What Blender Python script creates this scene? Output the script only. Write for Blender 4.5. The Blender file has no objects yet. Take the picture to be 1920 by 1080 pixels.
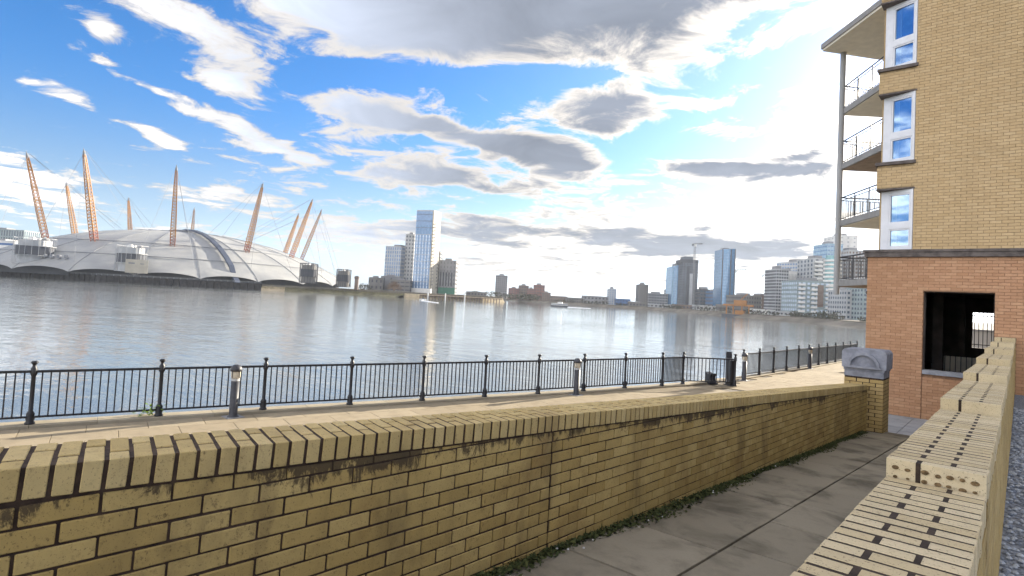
import bpy, bmesh, math, random
import numpy as np
from mathutils import Matrix, Vector
random.seed(7); np.random.seed(7)
R=math.radians
scene=bpy.context.scene
col=scene.collection

# ---------------------------------------------------------------- camera
CAM=Vector((0,0,2.6)); YAW,PITCH,ROLL=R(-41.06),R(2.4),R(3.05)
fw=Vector((math.sin(YAW)*math.cos(PITCH),math.cos(YAW)*math.cos(PITCH),math.sin(PITCH)))
rt=Vector((math.cos(YAW),-math.sin(YAW),0)); up=rt.cross(fw)
cr=rt*math.cos(ROLL)+up*math.sin(ROLL); cu=up*math.cos(ROLL)-rt*math.sin(ROLL)
cam=bpy.data.cameras.new('camera'); cam_o=bpy.data.objects.new('camera',cam); col.objects.link(cam_o)
cam_o.matrix_world=Matrix(((cr.x,cu.x,-fw.x,CAM.x),(cr.y,cu.y,-fw.y,CAM.y),(cr.z,cu.z,-fw.z,CAM.z),(0,0,0,1)))
cam.sensor_width=36; cam.lens=20.625; cam.shift_y=-29/1920
cam.clip_start=.05; cam.clip_end=20000
scene.camera=cam_o

# ---------------------------------------------------------------- sky, sun, exposure
SUN_AZ,SUN_EL=R(5),R(17)          # azimuth from +Y towards +X
sdir=Vector((math.sin(SUN_AZ)*math.cos(SUN_EL),math.cos(SUN_AZ)*math.cos(SUN_EL),math.sin(SUN_EL)))
w=bpy.data.worlds.new('World'); scene.world=w; w.use_nodes=True
nt=w.node_tree; nt.nodes.clear(); N=nt.nodes; L=nt.links
def wn(t,**k):
    n=N.new(t)
    for a,b in k.items(): setattr(n,a,b)
    return n
def wmath(op,a,b=None,c=None,clamp=False):
    n=wn('ShaderNodeMath',operation=op,use_clamp=clamp)
    for i,v in enumerate((a,b,c)):
        if v is None: continue
        if isinstance(v,(int,float)): n.inputs[i].default_value=v
        else: L.new(v,n.inputs[i])
    return n.outputs[0]
def wramp(v,lo,hi):
    n=wn('ShaderNodeMapRange',interpolation_type='SMOOTHSTEP'); L.new(v,n.inputs[0])
    n.inputs[1].default_value=lo; n.inputs[2].default_value=hi; return n.outputs[0]
def wmix(f,a,b):
    n=wn('ShaderNodeMix',data_type='RGBA')
    for i,v in ((0,f),(6,a),(7,b)):
        if isinstance(v,(int,float)): n.inputs[i].default_value=v
        elif isinstance(v,tuple): n.inputs[i].default_value=v
        else: L.new(v,n.inputs[i])
    return n.outputs[2]
sky=wn('ShaderNodeTexSky',sky_type='NISHITA'); sky.sun_disc=False; sky.sun_elevation=SUN_EL; sky.sun_rotation=SUN_AZ
sky.air_density=1.0; sky.dust_density=.4; sky.ozone_density=2.5; sky.altitude=20
tc=wn('ShaderNodeTexCoord'); sep=wn('ShaderNodeSeparateXYZ'); L.new(tc.outputs['Generated'],sep.inputs[0])
X_,Y_,Z_=sep.outputs
az=wmath('ARCTAN2',X_,Y_); el=wmath('ARCSINE',Z_)
zc=wmath('ADD',wmath('MAXIMUM',Z_,0.0),.09)
cp=wn('ShaderNodeCombineXYZ'); L.new(wmath('DIVIDE',X_,zc),cp.inputs[0]); L.new(wmath('DIVIDE',Y_,zc),cp.inputs[1])
ae=wn('ShaderNodeCombineXYZ'); L.new(az,ae.inputs[0]); L.new(el,ae.inputs[1])
def wnoise(vec,scale,detail,rough,dist=0,off=(0,0,0)):
    m=wn('ShaderNodeVectorMath',operation='ADD'); L.new(vec,m.inputs[0]); m.inputs[1].default_value=off
    n=wn('ShaderNodeTexNoise',noise_dimensions='2D'); L.new(m.outputs[0],n.inputs['Vector']); n.inputs['Scale'].default_value=scale
    n.inputs['Detail'].default_value=detail; n.inputs['Roughness'].default_value=rough; n.inputs['Distortion'].default_value=dist
    return n.outputs[0]
n1=wnoise(cp.outputs[0],.75,7,.58,.25,(3.1,1.7,0))
n2=wnoise(cp.outputs[0],3.6,7,.68,.35,(1.1,5.2,0))
# broad cloud banks (azimuth, elevation, half sizes, tilt, thickness)
BANKS=[(-.85,.22,.95,.40,0,-.46),(-.75,.235,.38,.11,0,.72),(-1.2,.30,.22,.10,-.2,.25),(-1.1,.10,.5,.06,0,.15),(-1.42,.25,.25,.3,0,-.2),
 (-.70,.47,.60,.115,.01,1.5),(-.95,.44,.25,.07,-.1,.7),(-1.05,.40,.10,.05,-.2,.5),
 (-.90,.348,.20,.020,.03,-.75),(-.735,.345,.07,.022,.05,-.7),(-.62,.355,.10,.016,0,-.35),
 (-.96,.285,.13,.036,.02,1.45),(-.80,.262,.13,.030,-.05,1.2),(-.68,.245,.14,.030,-.05,1.4),(-.567,.31,.085,.045,-.16,1.4),(-.87,.195,.13,.030,-.07,1.15),(-.72,.19,.10,.022,0,.7),(-.56,.245,.09,.03,0,-.4),
 (-.341,.215,.15,.032,.02,1.7),(-.30,.245,.07,.012,.02,.8),(-.522,.108,.17,.028,-.02,1.5),(-.76,.112,.15,.03,-.03,1.2),(-.90,.10,.08,.02,-.03,.8),(-.353,.095,.14,.026,-.04,1.5),(-.62,.15,.10,.018,0,.6),(-.80,.06,.2,.014,0,.6),(-.55,.05,.2,.010,0,.6),
 (-1.178,.31,.085,.055,-.27,1.0),(-1.262,.375,.12,.030,-.21,.95),(-1.12,.37,.07,.025,-.2,.6),(-1.37,.242,.065,.020,-.58,.95),(-1.327,.284,.075,.018,-.48,.95),(-1.18,.228,.16,.016,-.26,.95),(-1.06,.205,.06,.014,-.2,.8),(-1.277,.21,.055,.011,-.22,.9),(-1.324,.33,.030,.024,-.12,.95),(-1.415,.117,.11,.040,-.18,.8),(-1.195,.133,.15,.020,-.07,.9),(-1.0,.088,.12,.026,-.01,.9),(-1.25,.06,.2,.016,0,.5),
 (-.44,.345,.16,.07,-.06,.5),(-.24,.20,.10,.26,-.07,.3),(-.40,.15,.2,.05,0,.2),(-.30,.32,.06,.03,.1,-.4),(-.42,.265,.07,.022,0,-.5),
 (-.477,.262,.08,.03,-.02,-.25),(-.226,.372,.05,.045,-.13,-.4)]
warp=wn('ShaderNodeTexNoise',noise_dimensions='2D'); L.new(cp.outputs[0],warp.inputs['Vector']); warp.inputs['Scale'].default_value=1.6; warp.inputs['Detail'].default_value=3
wv=wn('ShaderNodeVectorMath',operation='MULTIPLY_ADD'); L.new(warp.outputs['Color'],wv.inputs[0]); wv.inputs[1].default_value=(.14,.07,0)
wo=wn('ShaderNodeVectorMath',operation='ADD'); L.new(ae.outputs[0],wo.inputs[0]); wo.inputs[1].default_value=(-.07,-.035,1); L.new(wo.outputs[0],wv.inputs[2])
acc=None
for (a,e,ra,re,tl,wt) in BANKS:
    ra*=1.25; re*=1.25; wt*=.85 if wt>0 else 1; ct,st=math.cos(tl),math.sin(tl); r2=None
    for (p,q) in ((ct/ra,st/ra),(-st/re,ct/re)):
        d=wn('ShaderNodeVectorMath',operation='DOT_PRODUCT'); L.new(wv.outputs[0],d.inputs[0]); d.inputs[1].default_value=(p,q,-(p*a+q*e))
        r2=wmath('MULTIPLY_ADD',d.outputs['Value'],d.outputs['Value'],r2 if r2 is not None else 0.0)
    g=wmath('SUBTRACT',1.0,r2,clamp=True); g2=wmath('MULTIPLY',g,g)
    acc=wmath('MULTIPLY_ADD',g2,wt*.62,acc if acc is not None else 0.0)
dens=wmath('ADD',wmath('ADD',wmath('MULTIPLY',wmath('SUBTRACT',n1,.5),.75),wmath('MULTIPLY',wmath('SUBTRACT',n2,.5),1.45)),wmath('ADD',acc,.575))
alpha=wramp(dens,.45,.74)
thick=wramp(wmath('ADD',dens,wmath('MULTIPLY',wmath('SUBTRACT',n2,.5),-.2)),.55,1.05)
dt=wn('ShaderNodeVectorMath',operation='DOT_PRODUCT'); L.new(tc.outputs['Generated'],dt.inputs[0]); dt.inputs[1].default_value=sdir
cosg=wmath('MAXIMUM',dt.outputs['Value'],0.0)
fs=wmath('ADD',wmath('MULTIPLY',wmath('POWER',cosg,5.0),.6),wmath('MULTIPLY',wmath('POWER',cosg,24.0),1.5))     # forward scattering in thin cloud
lum=wmath('ADD',wmath('ADD',fs,.47),wmath('MULTIPLY',wramp(dt.outputs['Value'],.25,-.6),1.75))
thin=wn('ShaderNodeVectorMath',operation='SCALE'); thin.inputs[0].default_value=(8.4,7.7,6.7); L.new(lum,thin.inputs['Scale'])
core=wn('ShaderNodeVectorMath',operation='SCALE'); core.inputs[0].default_value=(1.25,1.38,1.65)
back=wramp(dt.outputs['Value'],.75,-.15)
tone=wmath('MULTIPLY_ADD',wnoise(cp.outputs[0],1.9,5,.6,.4,(7.1,2.2,0)),1.1,.62)       # lighter and darker folds in the cloud bases
L.new(wmath('MULTIPLY',wmath('ADD',wmath('MULTIPLY',back,5.0),1.0),tone),core.inputs['Scale'])
ccol=wmix(thick,thin.outputs[0],core.outputs[0])
veil=wn('ShaderNodeVectorMath',operation='SCALE'); veil.inputs[0].default_value=(7.5,7.6,7.6)
L.new(wmath('ADD',wmath('MULTIPLY',wmath('POWER',cosg,7.0),.28),wmath('MULTIPLY',wmath('POWER',cosg,60.0),1.1)),veil.inputs['Scale'])
hs=wn('ShaderNodeHueSaturation'); hs.inputs['Saturation'].default_value=1.28; hs.inputs['Value'].default_value=1.0; sc_=wn('ShaderNodeVectorMath',operation='MULTIPLY'); L.new(sky.outputs[0],sc_.inputs[0]); sc_.inputs[1].default_value=(.84,.86,1.0); L.new(sc_.outputs[0],hs.inputs['Color'])
bwn=wn('ShaderNodeRGBToBW'); L.new(hs.outputs[0],bwn.inputs[0])
pale=wn('ShaderNodeVectorMath',operation='SCALE'); pale.inputs[0].default_value=(.80,1.0,1.22); L.new(bwn.outputs[0],pale.inputs['Scale'])
low=wramp(Z_,.30,.0)
hz=wmix(wmath('MULTIPLY',low,.8),hs.outputs[0],pale.outputs[0])
clear=wn('ShaderNodeVectorMath',operation='ADD'); L.new(hz,clear.inputs[0]); L.new(veil.outputs[0],clear.inputs[1])
full=wmix(wmath('MULTIPLY',alpha,.97),clear.outputs[0],ccol)
bg=wn('ShaderNodeBackground'); bg.inputs['Strength'].default_value=.078; L.new(full,bg.inputs['Color'])
wo_=wn('ShaderNodeOutputWorld'); L.new(bg.outputs[0],wo_.inputs[0])
w.cycles.sampling_method='MANUAL'; w.cycles.sample_map_resolution=512
sun=bpy.data.lights.new('sun','SUN'); sun.energy=5.0; sun.angle=R(.6); sun.color=(1,.90,.74)
sun_o=bpy.data.objects.new('sun',sun); col.objects.link(sun_o); sun_o.rotation_euler=(-sdir).to_track_quat('-Z','Y').to_euler()
vs=scene.view_settings; vs.view_transform='Standard'; vs.look='None'; vs.gamma=1; vs.use_curve_mapping=False; vs.exposure=1.58
scene.cycles.use_adaptive_sampling=True; scene.cycles.adaptive_threshold=.025; scene.cycles.max_bounces=5; scene.cycles.diffuse_bounces=2; scene.cycles.glossy_bounces=3; scene.cycles.transmission_bounces=4
scene.cycles.volume_bounces=0; scene.cycles.caustics_reflective=False; scene.cycles.caustics_refractive=False
scene.cycles.use_denoising=True

# ---------------------------------------------------------------- materials
class M:
    def __init__(s,name,rough=.8,spec=.3,metal=0):
        s.m=bpy.data.materials.new(name); s.m.use_nodes=True; s.nt=s.m.node_tree; s.b=s.nt.nodes['Principled BSDF']
        s.b.inputs['Roughness'].default_value=rough; s.b.inputs['Specular IOR Level'].default_value=spec; s.b.inputs['Metallic'].default_value=metal
    def n(s,t,**k):
        x=s.nt.nodes.new(t)
        for a,b in k.items(): setattr(x,a,b)
        return x
    def l(s,a,b): s.nt.links.new(a,b)
    def set(s,i,v):
        if isinstance(v,(int,float)): i.default_value=v
        elif isinstance(v,(tuple,list)): i.default_value=tuple(v)+((1,) if len(v)==3 and len(i.default_value)==4 else ())
        else: s.l(v,i)
    def math(s,op,a,b=0,clamp=False):
        x=s.n('ShaderNodeMath',operation=op,use_clamp=clamp); s.set(x.inputs[0],a); s.set(x.inputs[1],b); return x.outputs[0]
    def mix(s,f,a,b,blend='MIX'):
        x=s.n('ShaderNodeMix',data_type='RGBA',blend_type=blend); s.set(x.inputs[0],f); s.set(x.inputs[6],a); s.set(x.inputs[7],b); return x.outputs[2]
    def rng(s,v,a,b,c=0,d=1):
        x=s.n('ShaderNodeMapRange',interpolation_type='SMOOTHSTEP'); s.set(x.inputs[0],v)
        for i,q in enumerate((a,b,c,d)): x.inputs[1+i].default_value=q
        return x.outputs[0]
    def pos(s,scale=(1,1,1),obj=False,rot=(0,0,0)):
        if obj: o=s.n('ShaderNodeTexCoord').outputs['Object']
        else: o=s.n('ShaderNodeNewGeometry').outputs['Position']
        m=s.n('ShaderNodeMapping'); s.l(o,m.inputs[0]); m.inputs[3].default_value=scale; m.inputs[2].default_value=rot; return m.outputs[0]
    def noise(s,vec,scale,detail=4,rough=.55,dist=0):
        x=s.n('ShaderNodeTexNoise'); s.l(vec,x.inputs['Vector']); x.inputs['Scale'].default_value=scale; x.inputs['Detail'].default_value=detail
        x.inputs['Roughness'].default_value=rough; x.inputs['Distortion'].default_value=dist; return x.outputs[0]
    def bump(s,h,strength=.4,dist=.01):
        x=s.n('ShaderNodeBump'); x.inputs['Strength'].default_value=strength; x.inputs['Distance'].default_value=dist
        s.l(h,x.inputs['Height']); s.l(x.outputs[0],s.b.inputs['Normal'])
    def rand(s):
        a=s.n('ShaderNodeObjectInfo').outputs['Random']; b=s.n('ShaderNodeNewGeometry').outputs['Random Per Island']
        return s.math('FRACT',s.math('ADD',a,b))
    def base(s,c): s.set(s.b.inputs['Base Color'],c)
def plain(name,c,rough=.7,var=.15,scale=3,spec=.3,metal=0,bump=0,bs=60):
    m=M(name,rough,spec,metal); p=m.pos()
    n=m.noise(p,scale,5); d=tuple(x*(1-var) for x in c); e=tuple(min(1,x*(1+var)) for x in c)
    m.base(m.mix(m.rng(n,.3,.7),d,e))
    if bump: m.bump(m.noise(p,bs,3),bump,.01)
    return m.m
def brick_mat(name,c0,c1,c2,stain=0,speck=.6,bump=.45,top=False,broad=.0):
    m=M(name,.85,.25); p=m.pos(); r=m.rand()
    cr_=m.n('ShaderNodeValToRGB'); m.l(r,cr_.inputs[0]); e=cr_.color_ramp.elements
    e[0].color=c0+(1,); e[1].color=c2+(1,); q=cr_.color_ramp.elements.new(.55); q.color=c1+(1,)
    c=cr_.outputs[0]
    fine=m.noise(p,62,5,.75); mid=m.noise(p,9,4,.6)
    c=m.mix(m.rng(mid,.35,.75,0,.35),c,tuple(x*.72 for x in c1))
    c=m.mix(m.rng(fine,.58,.68,0,speck),c,(.09,.06,.035)); pit=m.noise(p,150,3,.6); c=m.mix(m.rng(pit,.62,.68,0,speck),c,(.05,.032,.02))
    if broad:
        c=m.mix(m.rng(m.noise(m.pos((1,1,.45)),.8,5,.6,.4),.35,.75,0,broad),c,tuple(x*.55 for x in c0))
    if stain:
        s1=m.noise(m.pos((1,1.1,.22)),1.5,5,.6,.4); s2=m.noise(m.pos((1,1,.6)),7,5,.65,.3)
        k=m.math('MULTIPLY',m.rng(s1,.52,.68),m.rng(s2,.28,.62))
        c=m.mix(m.math('MULTIPLY',k,stain*.55),c,(.055,.040,.030))
        # soot and algae washed down from the coping: broad blotches of their own
        s3=m.noise(m.pos((1,.55,.5)),2.1,6,.65,.8)
        c=m.mix(m.math('MULTIPLY',m.rng(s3,.50,.72),stain*.6),c,(.20,.115,.045))
        s4=m.noise(m.pos((1,1,.7)),22,7,.8,.15); s5=m.noise(m.pos((1,.8,.8)),1.7,3,.5)
        c=m.mix(m.math('MULTIPLY',m.rng(s4,.55,.62),m.rng(s5,.47,.68,0,stain*.65)),c,(.05,.034,.025))
    if top:     # sooty run-off below the coping of the sloping wall
        sp=m.n('ShaderNodeSeparateXYZ'); m.l(m.n('ShaderNodeNewGeometry').outputs['Position'],sp.inputs[0])
        d=m.math('SUBTRACT',m.math('SUBTRACT',1.9046,m.math('MULTIPLY',sp.outputs[1],.0584)),sp.outputs[2])
        nn=m.noise(m.pos((1,1,.5)),9,7,.78,.6); big=m.noise(m.pos((1,1,0)),1.1,3,.5)
        k=m.math('SUBTRACT',m.math('ADD',m.math('MULTIPLY',nn,.9),m.math('MULTIPLY',big,.55)),m.math('MULTIPLY',d,1.55))
        c=m.mix(m.rng(k,.63,.72,0,.85),c,(.045,.032,.024))
    m.base(c); m.bump(m.math('ADD',fine,m.math('MULTIPLY',mid,1.5)),bump,.006)
    return m.m
BUFF=brick_mat('buff_brick',(.41,.285,.10),(.49,.35,.13),(.55,.405,.165),stain=.85,top=True)
BUFFP=brick_mat('buff_pier_brick',(.44,.315,.125),(.49,.355,.15),(.54,.40,.185),stain=.5)
BUFFC=brick_mat('buff_coping_brick',(.47,.345,.145),(.53,.395,.175),(.58,.445,.215),stain=.45)
CREAM=brick_mat('cream_coping_brick',(.50,.40,.235),(.56,.46,.29),(.62,.52,.345),stain=.2,speck=.8)
BUFFB=brick_mat('buff_facade_brick',(.54,.385,.205),(.575,.415,.228),(.61,.45,.255),speck=.15,broad=.22)
REDB=brick_mat('red_facade_brick',(.47,.26,.145),(.52,.295,.17),(.57,.34,.20),speck=.15,broad=.22)
MORT=plain('dark_mortar',(.055,.036,.026),.95,.4,14,bump=.5)
MORTL=plain('facade_mortar',(.33,.24,.135),.95,.25,10)
MORTR=plain('red_mortar',(.32,.185,.11),.95,.25,10)
STONE=plain('grey_cast_stone',(.26,.27,.31),.85,.22,7,bump=.35,bs=120)
SILL=plain('grey_sill_stone',(.30,.31,.34),.8,.2,6)
BANDM=plain('dark_band_stone',(.13,.11,.10),.8,.3,6,bump=.3)
BLACK=plain('black_paint',(.012,.013,.018),.45,.3,20,spec=.5)
DMET=plain('charcoal_metal',(.035,.036,.045),.5,.3,10,spec=.5)
WHITE=plain('white_paint',(.74,.75,.78),.5,.05,4)
CREAMP=plain('cream_render_lit_soffit',(.76,.69,.57),.8,.06,3)  # on soffits the pale tone carries reflected sunlight; inner wall's own colour
SOFFB=plain('brown_soffit',(.30,.22,.16),.8,.15,3)
GREYF=plain('grey_fascia',(.30,.29,.28),.7,.1,3)
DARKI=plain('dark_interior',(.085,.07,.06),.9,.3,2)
def slab_mat(name,c0,c1,stain,scale=1.0):
    m=M(name,.95,.08); p=m.pos(); r=m.rand()
    c=m.mix(r,c0,c1); n=m.noise(p,2.2*scale,7,.62,.4); f=m.noise(p,60,4,.7)
    c=m.mix(m.rng(n,.42,.72,0,stain),c,tuple(x*.38 for x in c0)); c=m.mix(m.rng(f,.45,.8,0,.3),c,tuple(x*.7 for x in c0))
    m.base(c); m.bump(m.math('ADD',f,m.math('MULTIPLY',n,.8)),.3,.006); return m.m
PAVE=slab_mat('promenade_slab',(.30,.25,.175),(.345,.29,.205),.3)
RAMPM=slab_mat('ramp_slab',(.255,.228,.178),(.315,.282,.222),.85,.8)
LANDM=slab_mat('landing_slab',(.33,.335,.34),(.40,.40,.41),.35)
KERB=slab_mat('kerb_stone',(.33,.285,.21),(.39,.34,.255),.25)
JOINT=plain('dark_joint',(.12,.10,.075),.95,.3,8)
RIVW=plain('river_wall_concrete',(.22,.20,.17),.9,.3,2,bump=.4)
GRAV=plain('gravel_ground',(.20,.22,.26),.95,.5,40,bump=.8,bs=90)
def stone_mat():
    m=M('gravel_stone',.9); m.base(m.mix(m.rand(),(.13,.15,.19),(.42,.45,.50))); return m.m
GSTONE=stone_mat()
def leaf_mat(name,a,b):
    m=M(name,.8,.2); m.base(m.mix(m.rand(),a,b)); return m.m
MOSS=leaf_mat('moss_leaf',(.03,.042,.014),(.085,.095,.035))
WEED=leaf_mat('weed_leaf',(.12,.20,.03),(.25,.34,.06))
TREE=leaf_mat('far_foliage',(.045,.05,.035),(.09,.085,.06))
TWIG=leaf_mat('bare_twig',(.15,.10,.07),(.26,.19,.13))
REED=leaf_mat('reed',(.15,.14,.07),(.26,.23,.13))
LITTER=plain('pale_litter',(.6,.6,.6),.8,.2,5)
def glass_mat(name,c,rough=.08,spec=.9,metal=.0):
    m=M(name,rough,spec,metal); p=m.pos(); m.base(m.mix(m.rng(m.noise(p,.7,3),.3,.7),c,tuple(x*1.35 for x in c))); return m.m
WGLASS=glass_mat('window_glass',(.09,.20,.42),.05,1.0)
def pane_mat():
    m=M('clear_pane'); g=m.n('ShaderNodeBsdfGlossy'); g.inputs['Roughness'].default_value=.03; g.inputs['Color'].default_value=(.62,.80,1,1)
    t=m.n('ShaderNodeBsdfTransparent'); t.inputs['Color'].default_value=(.80,.90,1,1); x=m.n('ShaderNodeMixShader'); x.inputs[0].default_value=.30
    m.l(t.outputs[0],x.inputs[1]); m.l(g.outputs[0],x.inputs[2]); m.l(x.outputs[0],m.nt.nodes['Material Output'].inputs['Surface'])
    return m.m
PGLASS=pane_mat(); ROOM=plain('blue_room_shade',(.24,.34,.50),.8,.3,2.5)
CURT=plain('curtain',(.55,.60,.66),.8,.1,6)
# far materials
def far(name,c,rough=.7,var=.12,sc=.15,spec=.3): return plain(name,c,rough,var,sc,spec)
F_GREY=far('far_grey_wall',(.25,.25,.26)); F_LGREY=far('far_pale_grey_wall',(.42,.43,.44)); F_WHITE=far('far_white_wall',(.70,.69,.66))
F_CREAM=far('far_cream_panel',(.52,.47,.38)); F_BRICK=far('far_red_brick',(.22,.11,.095)); F_BROWN=far('far_brown_wall',(.20,.15,.125))
F_DARK=far('far_dark_wall',(.085,.09,.105)); F_CONC=far('far_concrete',(.20,.19,.18)); F_BLUE=far('far_blue_cladding',(.09,.17,.34))
F_TEAL=far('far_teal_cladding',(.27,.33,.34)); F_GREEN=far('green_hoarding',(.06,.20,.14)); F_ORANGE=far('orange_paint',(.36,.17,.06))
F_SLATE=far('far_slate_concrete',(.125,.14,.165)); F_WIN=glass_mat('far_window_glass',(.05,.07,.10),.12,.7); F_BGL=glass_mat('blue_curtain_glass',(.07,.17,.30),.10,1.0,.2); F_BGL2=glass_mat('pale_blue_glass',(.20,.32,.42),.15,1.0,.1)
F_TGL=glass_mat('teal_curtain_glass',(.12,.26,.28),.12,1.0,.2); F_DGL=glass_mat('slate_blue_glass',(.10,.19,.34),.12,.9,.1)
F_LWIN=glass_mat('light_window',(.42,.50,.60),.15,.8)
QUAY=plain('dark_quay_timber',(.035,.032,.032),.9,.4,.6)
BANKG=far('bank_ground',(.17,.15,.12),.95,.3,.08); GRASSB=far('bank_grass',(.17,.155,.085),.95,.35,.2); SANDB=far('bank_sand',(.42,.34,.22),.95,.2,.3)
FOAM=plain('white_foam',(.85,.86,.87),.9,.05,2)
def dome_mat():
    m=M('dome_fabric',.55,.3); p=m.pos(obj=True); n=m.noise(p,.06,5,.6)
    m.base(m.mix(m.rng(n,.35,.7),(.29,.295,.297),(.37,.37,.355))); return m.m
DOME=dome_mat()
MAST=far('mast_yellow_steel',(.35,.145,.006),.5,.12,.5); MASTB=far('mast_rust_base',(.28,.10,.06)); CABLE=far('grey_cable',(.20,.21,.23)); SEAM=far('dome_seam',(.22,.23,.25)); NAVY=far('walkway_navy',(.055,.07,.11))
def water_mat():
    m=M('river_water',.04,.5); m.b.inputs['IOR'].default_value=1.33
    m.base((.15,.165,.17))
    a=m.noise(m.pos((1,1,1),rot=(0,0,R(38))),.35,4,.55,.5)
    v=m.n('ShaderNodeNewGeometry').outputs['Position']
    mp=m.n('ShaderNodeMapping'); m.l(v,mp.inputs[0]); mp.inputs[2].default_value=(0,0,R(41)); mp.inputs[3].default_value=(.55,1.7,1)
    b=m.noise(mp.outputs[0],1.0,4,.6,.6); c=m.noise(mp.outputs[0],.13,3,.5,.3)
    calm=m.rng(m.noise(m.pos(),.012,3,.5,.5),.35,.65,.55,1.15)
    h=m.math('MULTIPLY',m.math('ADD',m.math('ADD',m.math('MULTIPLY',a,.55),m.math('MULTIPLY',b,.35)),m.math('MULTIPLY',c,1.2)),calm)
    m.bump(h,.26,.35); return m.m
WATER=water_mat()

# ---------------------------------------------------------------- mesh helpers
class MB:
    def __init__(s): s.v=[]; s.f=[]; s.mi=[]
    def add(s,vs,fs,mi=0):
        o=len(s.v); s.v+=[tuple(p) for p in vs]; s.f+=[tuple(i+o for i in f) for f in fs]; s.mi+=[mi]*len(fs); return s
    def box(s,x0,x1,y0,y1,z0,z1,mi=0):
        return s.add([(x0,y0,z0),(x1,y0,z0),(x1,y1,z0),(x0,y1,z0),(x0,y0,z1),(x1,y0,z1),(x1,y1,z1),(x0,y1,z1)],
                     [(0,3,2,1),(4,5,6,7),(0,1,5,4),(1,2,6,5),(2,3,7,6),(3,0,4,7)],mi)
    def prism(s,poly,z0,z1,mi=0):
        n=len(poly); a=0
        for i in range(n): a+=poly[i][0]*poly[(i+1)%n][1]-poly[(i+1)%n][0]*poly[i][1]
        if a<0: poly=poly[::-1]
        zz=(lambda p,z: z(p) if callable(z) else z)
        vs=[(p[0],p[1],zz(p,z0)) for p in poly]+[(p[0],p[1],zz(p,z1)) for p in poly]
        return s.add(vs,[tuple(range(n-1,-1,-1)),tuple(range(n,2*n))]+[(i,(i+1)%n,n+(i+1)%n,n+i) for i in range(n)],mi)
    def yprism(s,poly,y0,y1,mi=0):          # outline in x,z extruded along y
        n=len(poly); vs=[(p[0],y0,p[1]) for p in poly]+[(p[0],y1,p[1]) for p in poly]
        return s.add(vs,[tuple(range(n)),tuple(range(2*n-1,n-1,-1))]+[(i,n+i,n+(i+1)%n,(i+1)%n) for i in range(n)],mi)
    def tube(s,p,q,r,n=6,r2=None,mi=0,caps=True):
        p=Vector(p); q=Vector(q); d=(q-p).normalized(); a=d.orthogonal().normalized(); b=d.cross(a); r2=r if r2 is None else r2
        vs=[]
        for c,rr in ((p,r),(q,r2)):
            for i in range(n):
                t=2*math.pi*i/n; vs.append(c+a*(math.cos(t)*rr)+b*(math.sin(t)*rr))
        fs=[(i,(i+1)%n,n+(i+1)%n,n+i) for i in range(n)]
        if caps: fs+=[tuple(range(n-1,-1,-1)),tuple(range(n,2*n))]
        return s.add(vs,fs,mi)
    def lathe(s,prof,n=12,c=(0,0,0),mi=0):
        vs=[]; fs=[]
        for r,z in prof:
            for i in range(n):
                t=2*math.pi*i/n; vs.append((c[0]+r*math.cos(t),c[1]+r*math.sin(t),c[2]+z))
        k=len(prof)
        for j in range(k-1):
            for i in range(n): fs.append((j*n+i,j*n+(i+1)%n,(j+1)*n+(i+1)%n,(j+1)*n+i))
        fs.append(tuple(range(n-1,-1,-1))); fs.append(tuple(range((k-1)*n,k*n)))
        return s.add(vs,fs,mi)
    def mesh(s,name,mats,smooth=False):
        me=bpy.data.meshes.new(name); me.from_pydata(s.v,[],s.f)
        mats=mats if isinstance(mats,(list,tuple)) else [mats]
        for m in mats: me.materials.append(m)
        if len(mats)>1: me.polygons.foreach_set('material_index',s.mi)
        if smooth: me.polygons.foreach_set('use_smooth',[True]*len(s.f))
        me.update(); return me
    def build(s,name,mats,parent=None,loc=None,rotz=0,smooth=False): return put(name,s.mesh(name,mats,smooth),parent,loc,rotz)
def put(name,me,parent=None,loc=None,rotz=0,mat3=None):
    o=bpy.data.objects.new(name,me); col.objects.link(o)
    if mat3 is not None:
        mm=mat3.to_4x4(); mm.translation=Vector(loc or (0,0,0)); o.matrix_local=mm
    else:
        if loc is not None: o.location=loc
        if rotz: o.rotation_euler=(0,0,rotz)
    if parent is not None: o.parent=parent
    return o
def thing(name,label,cat,loc=(0,0,0),rotz=0,group=None):
    o=bpy.data.objects.new(name,None); col.objects.link(o); o.location=loc; o.rotation_euler=(0,0,rotz); o.empty_display_size=.3
    return tag(o,label,cat,group)
def tag(o,label,cat,group=None):
    o['label']=label; o['category']=cat
    if group: o['group']=group
    return o
def struct(o): o['kind']='structure'; return o
def stuff(o): o['kind']='stuff'; return o
_bb={}
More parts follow.
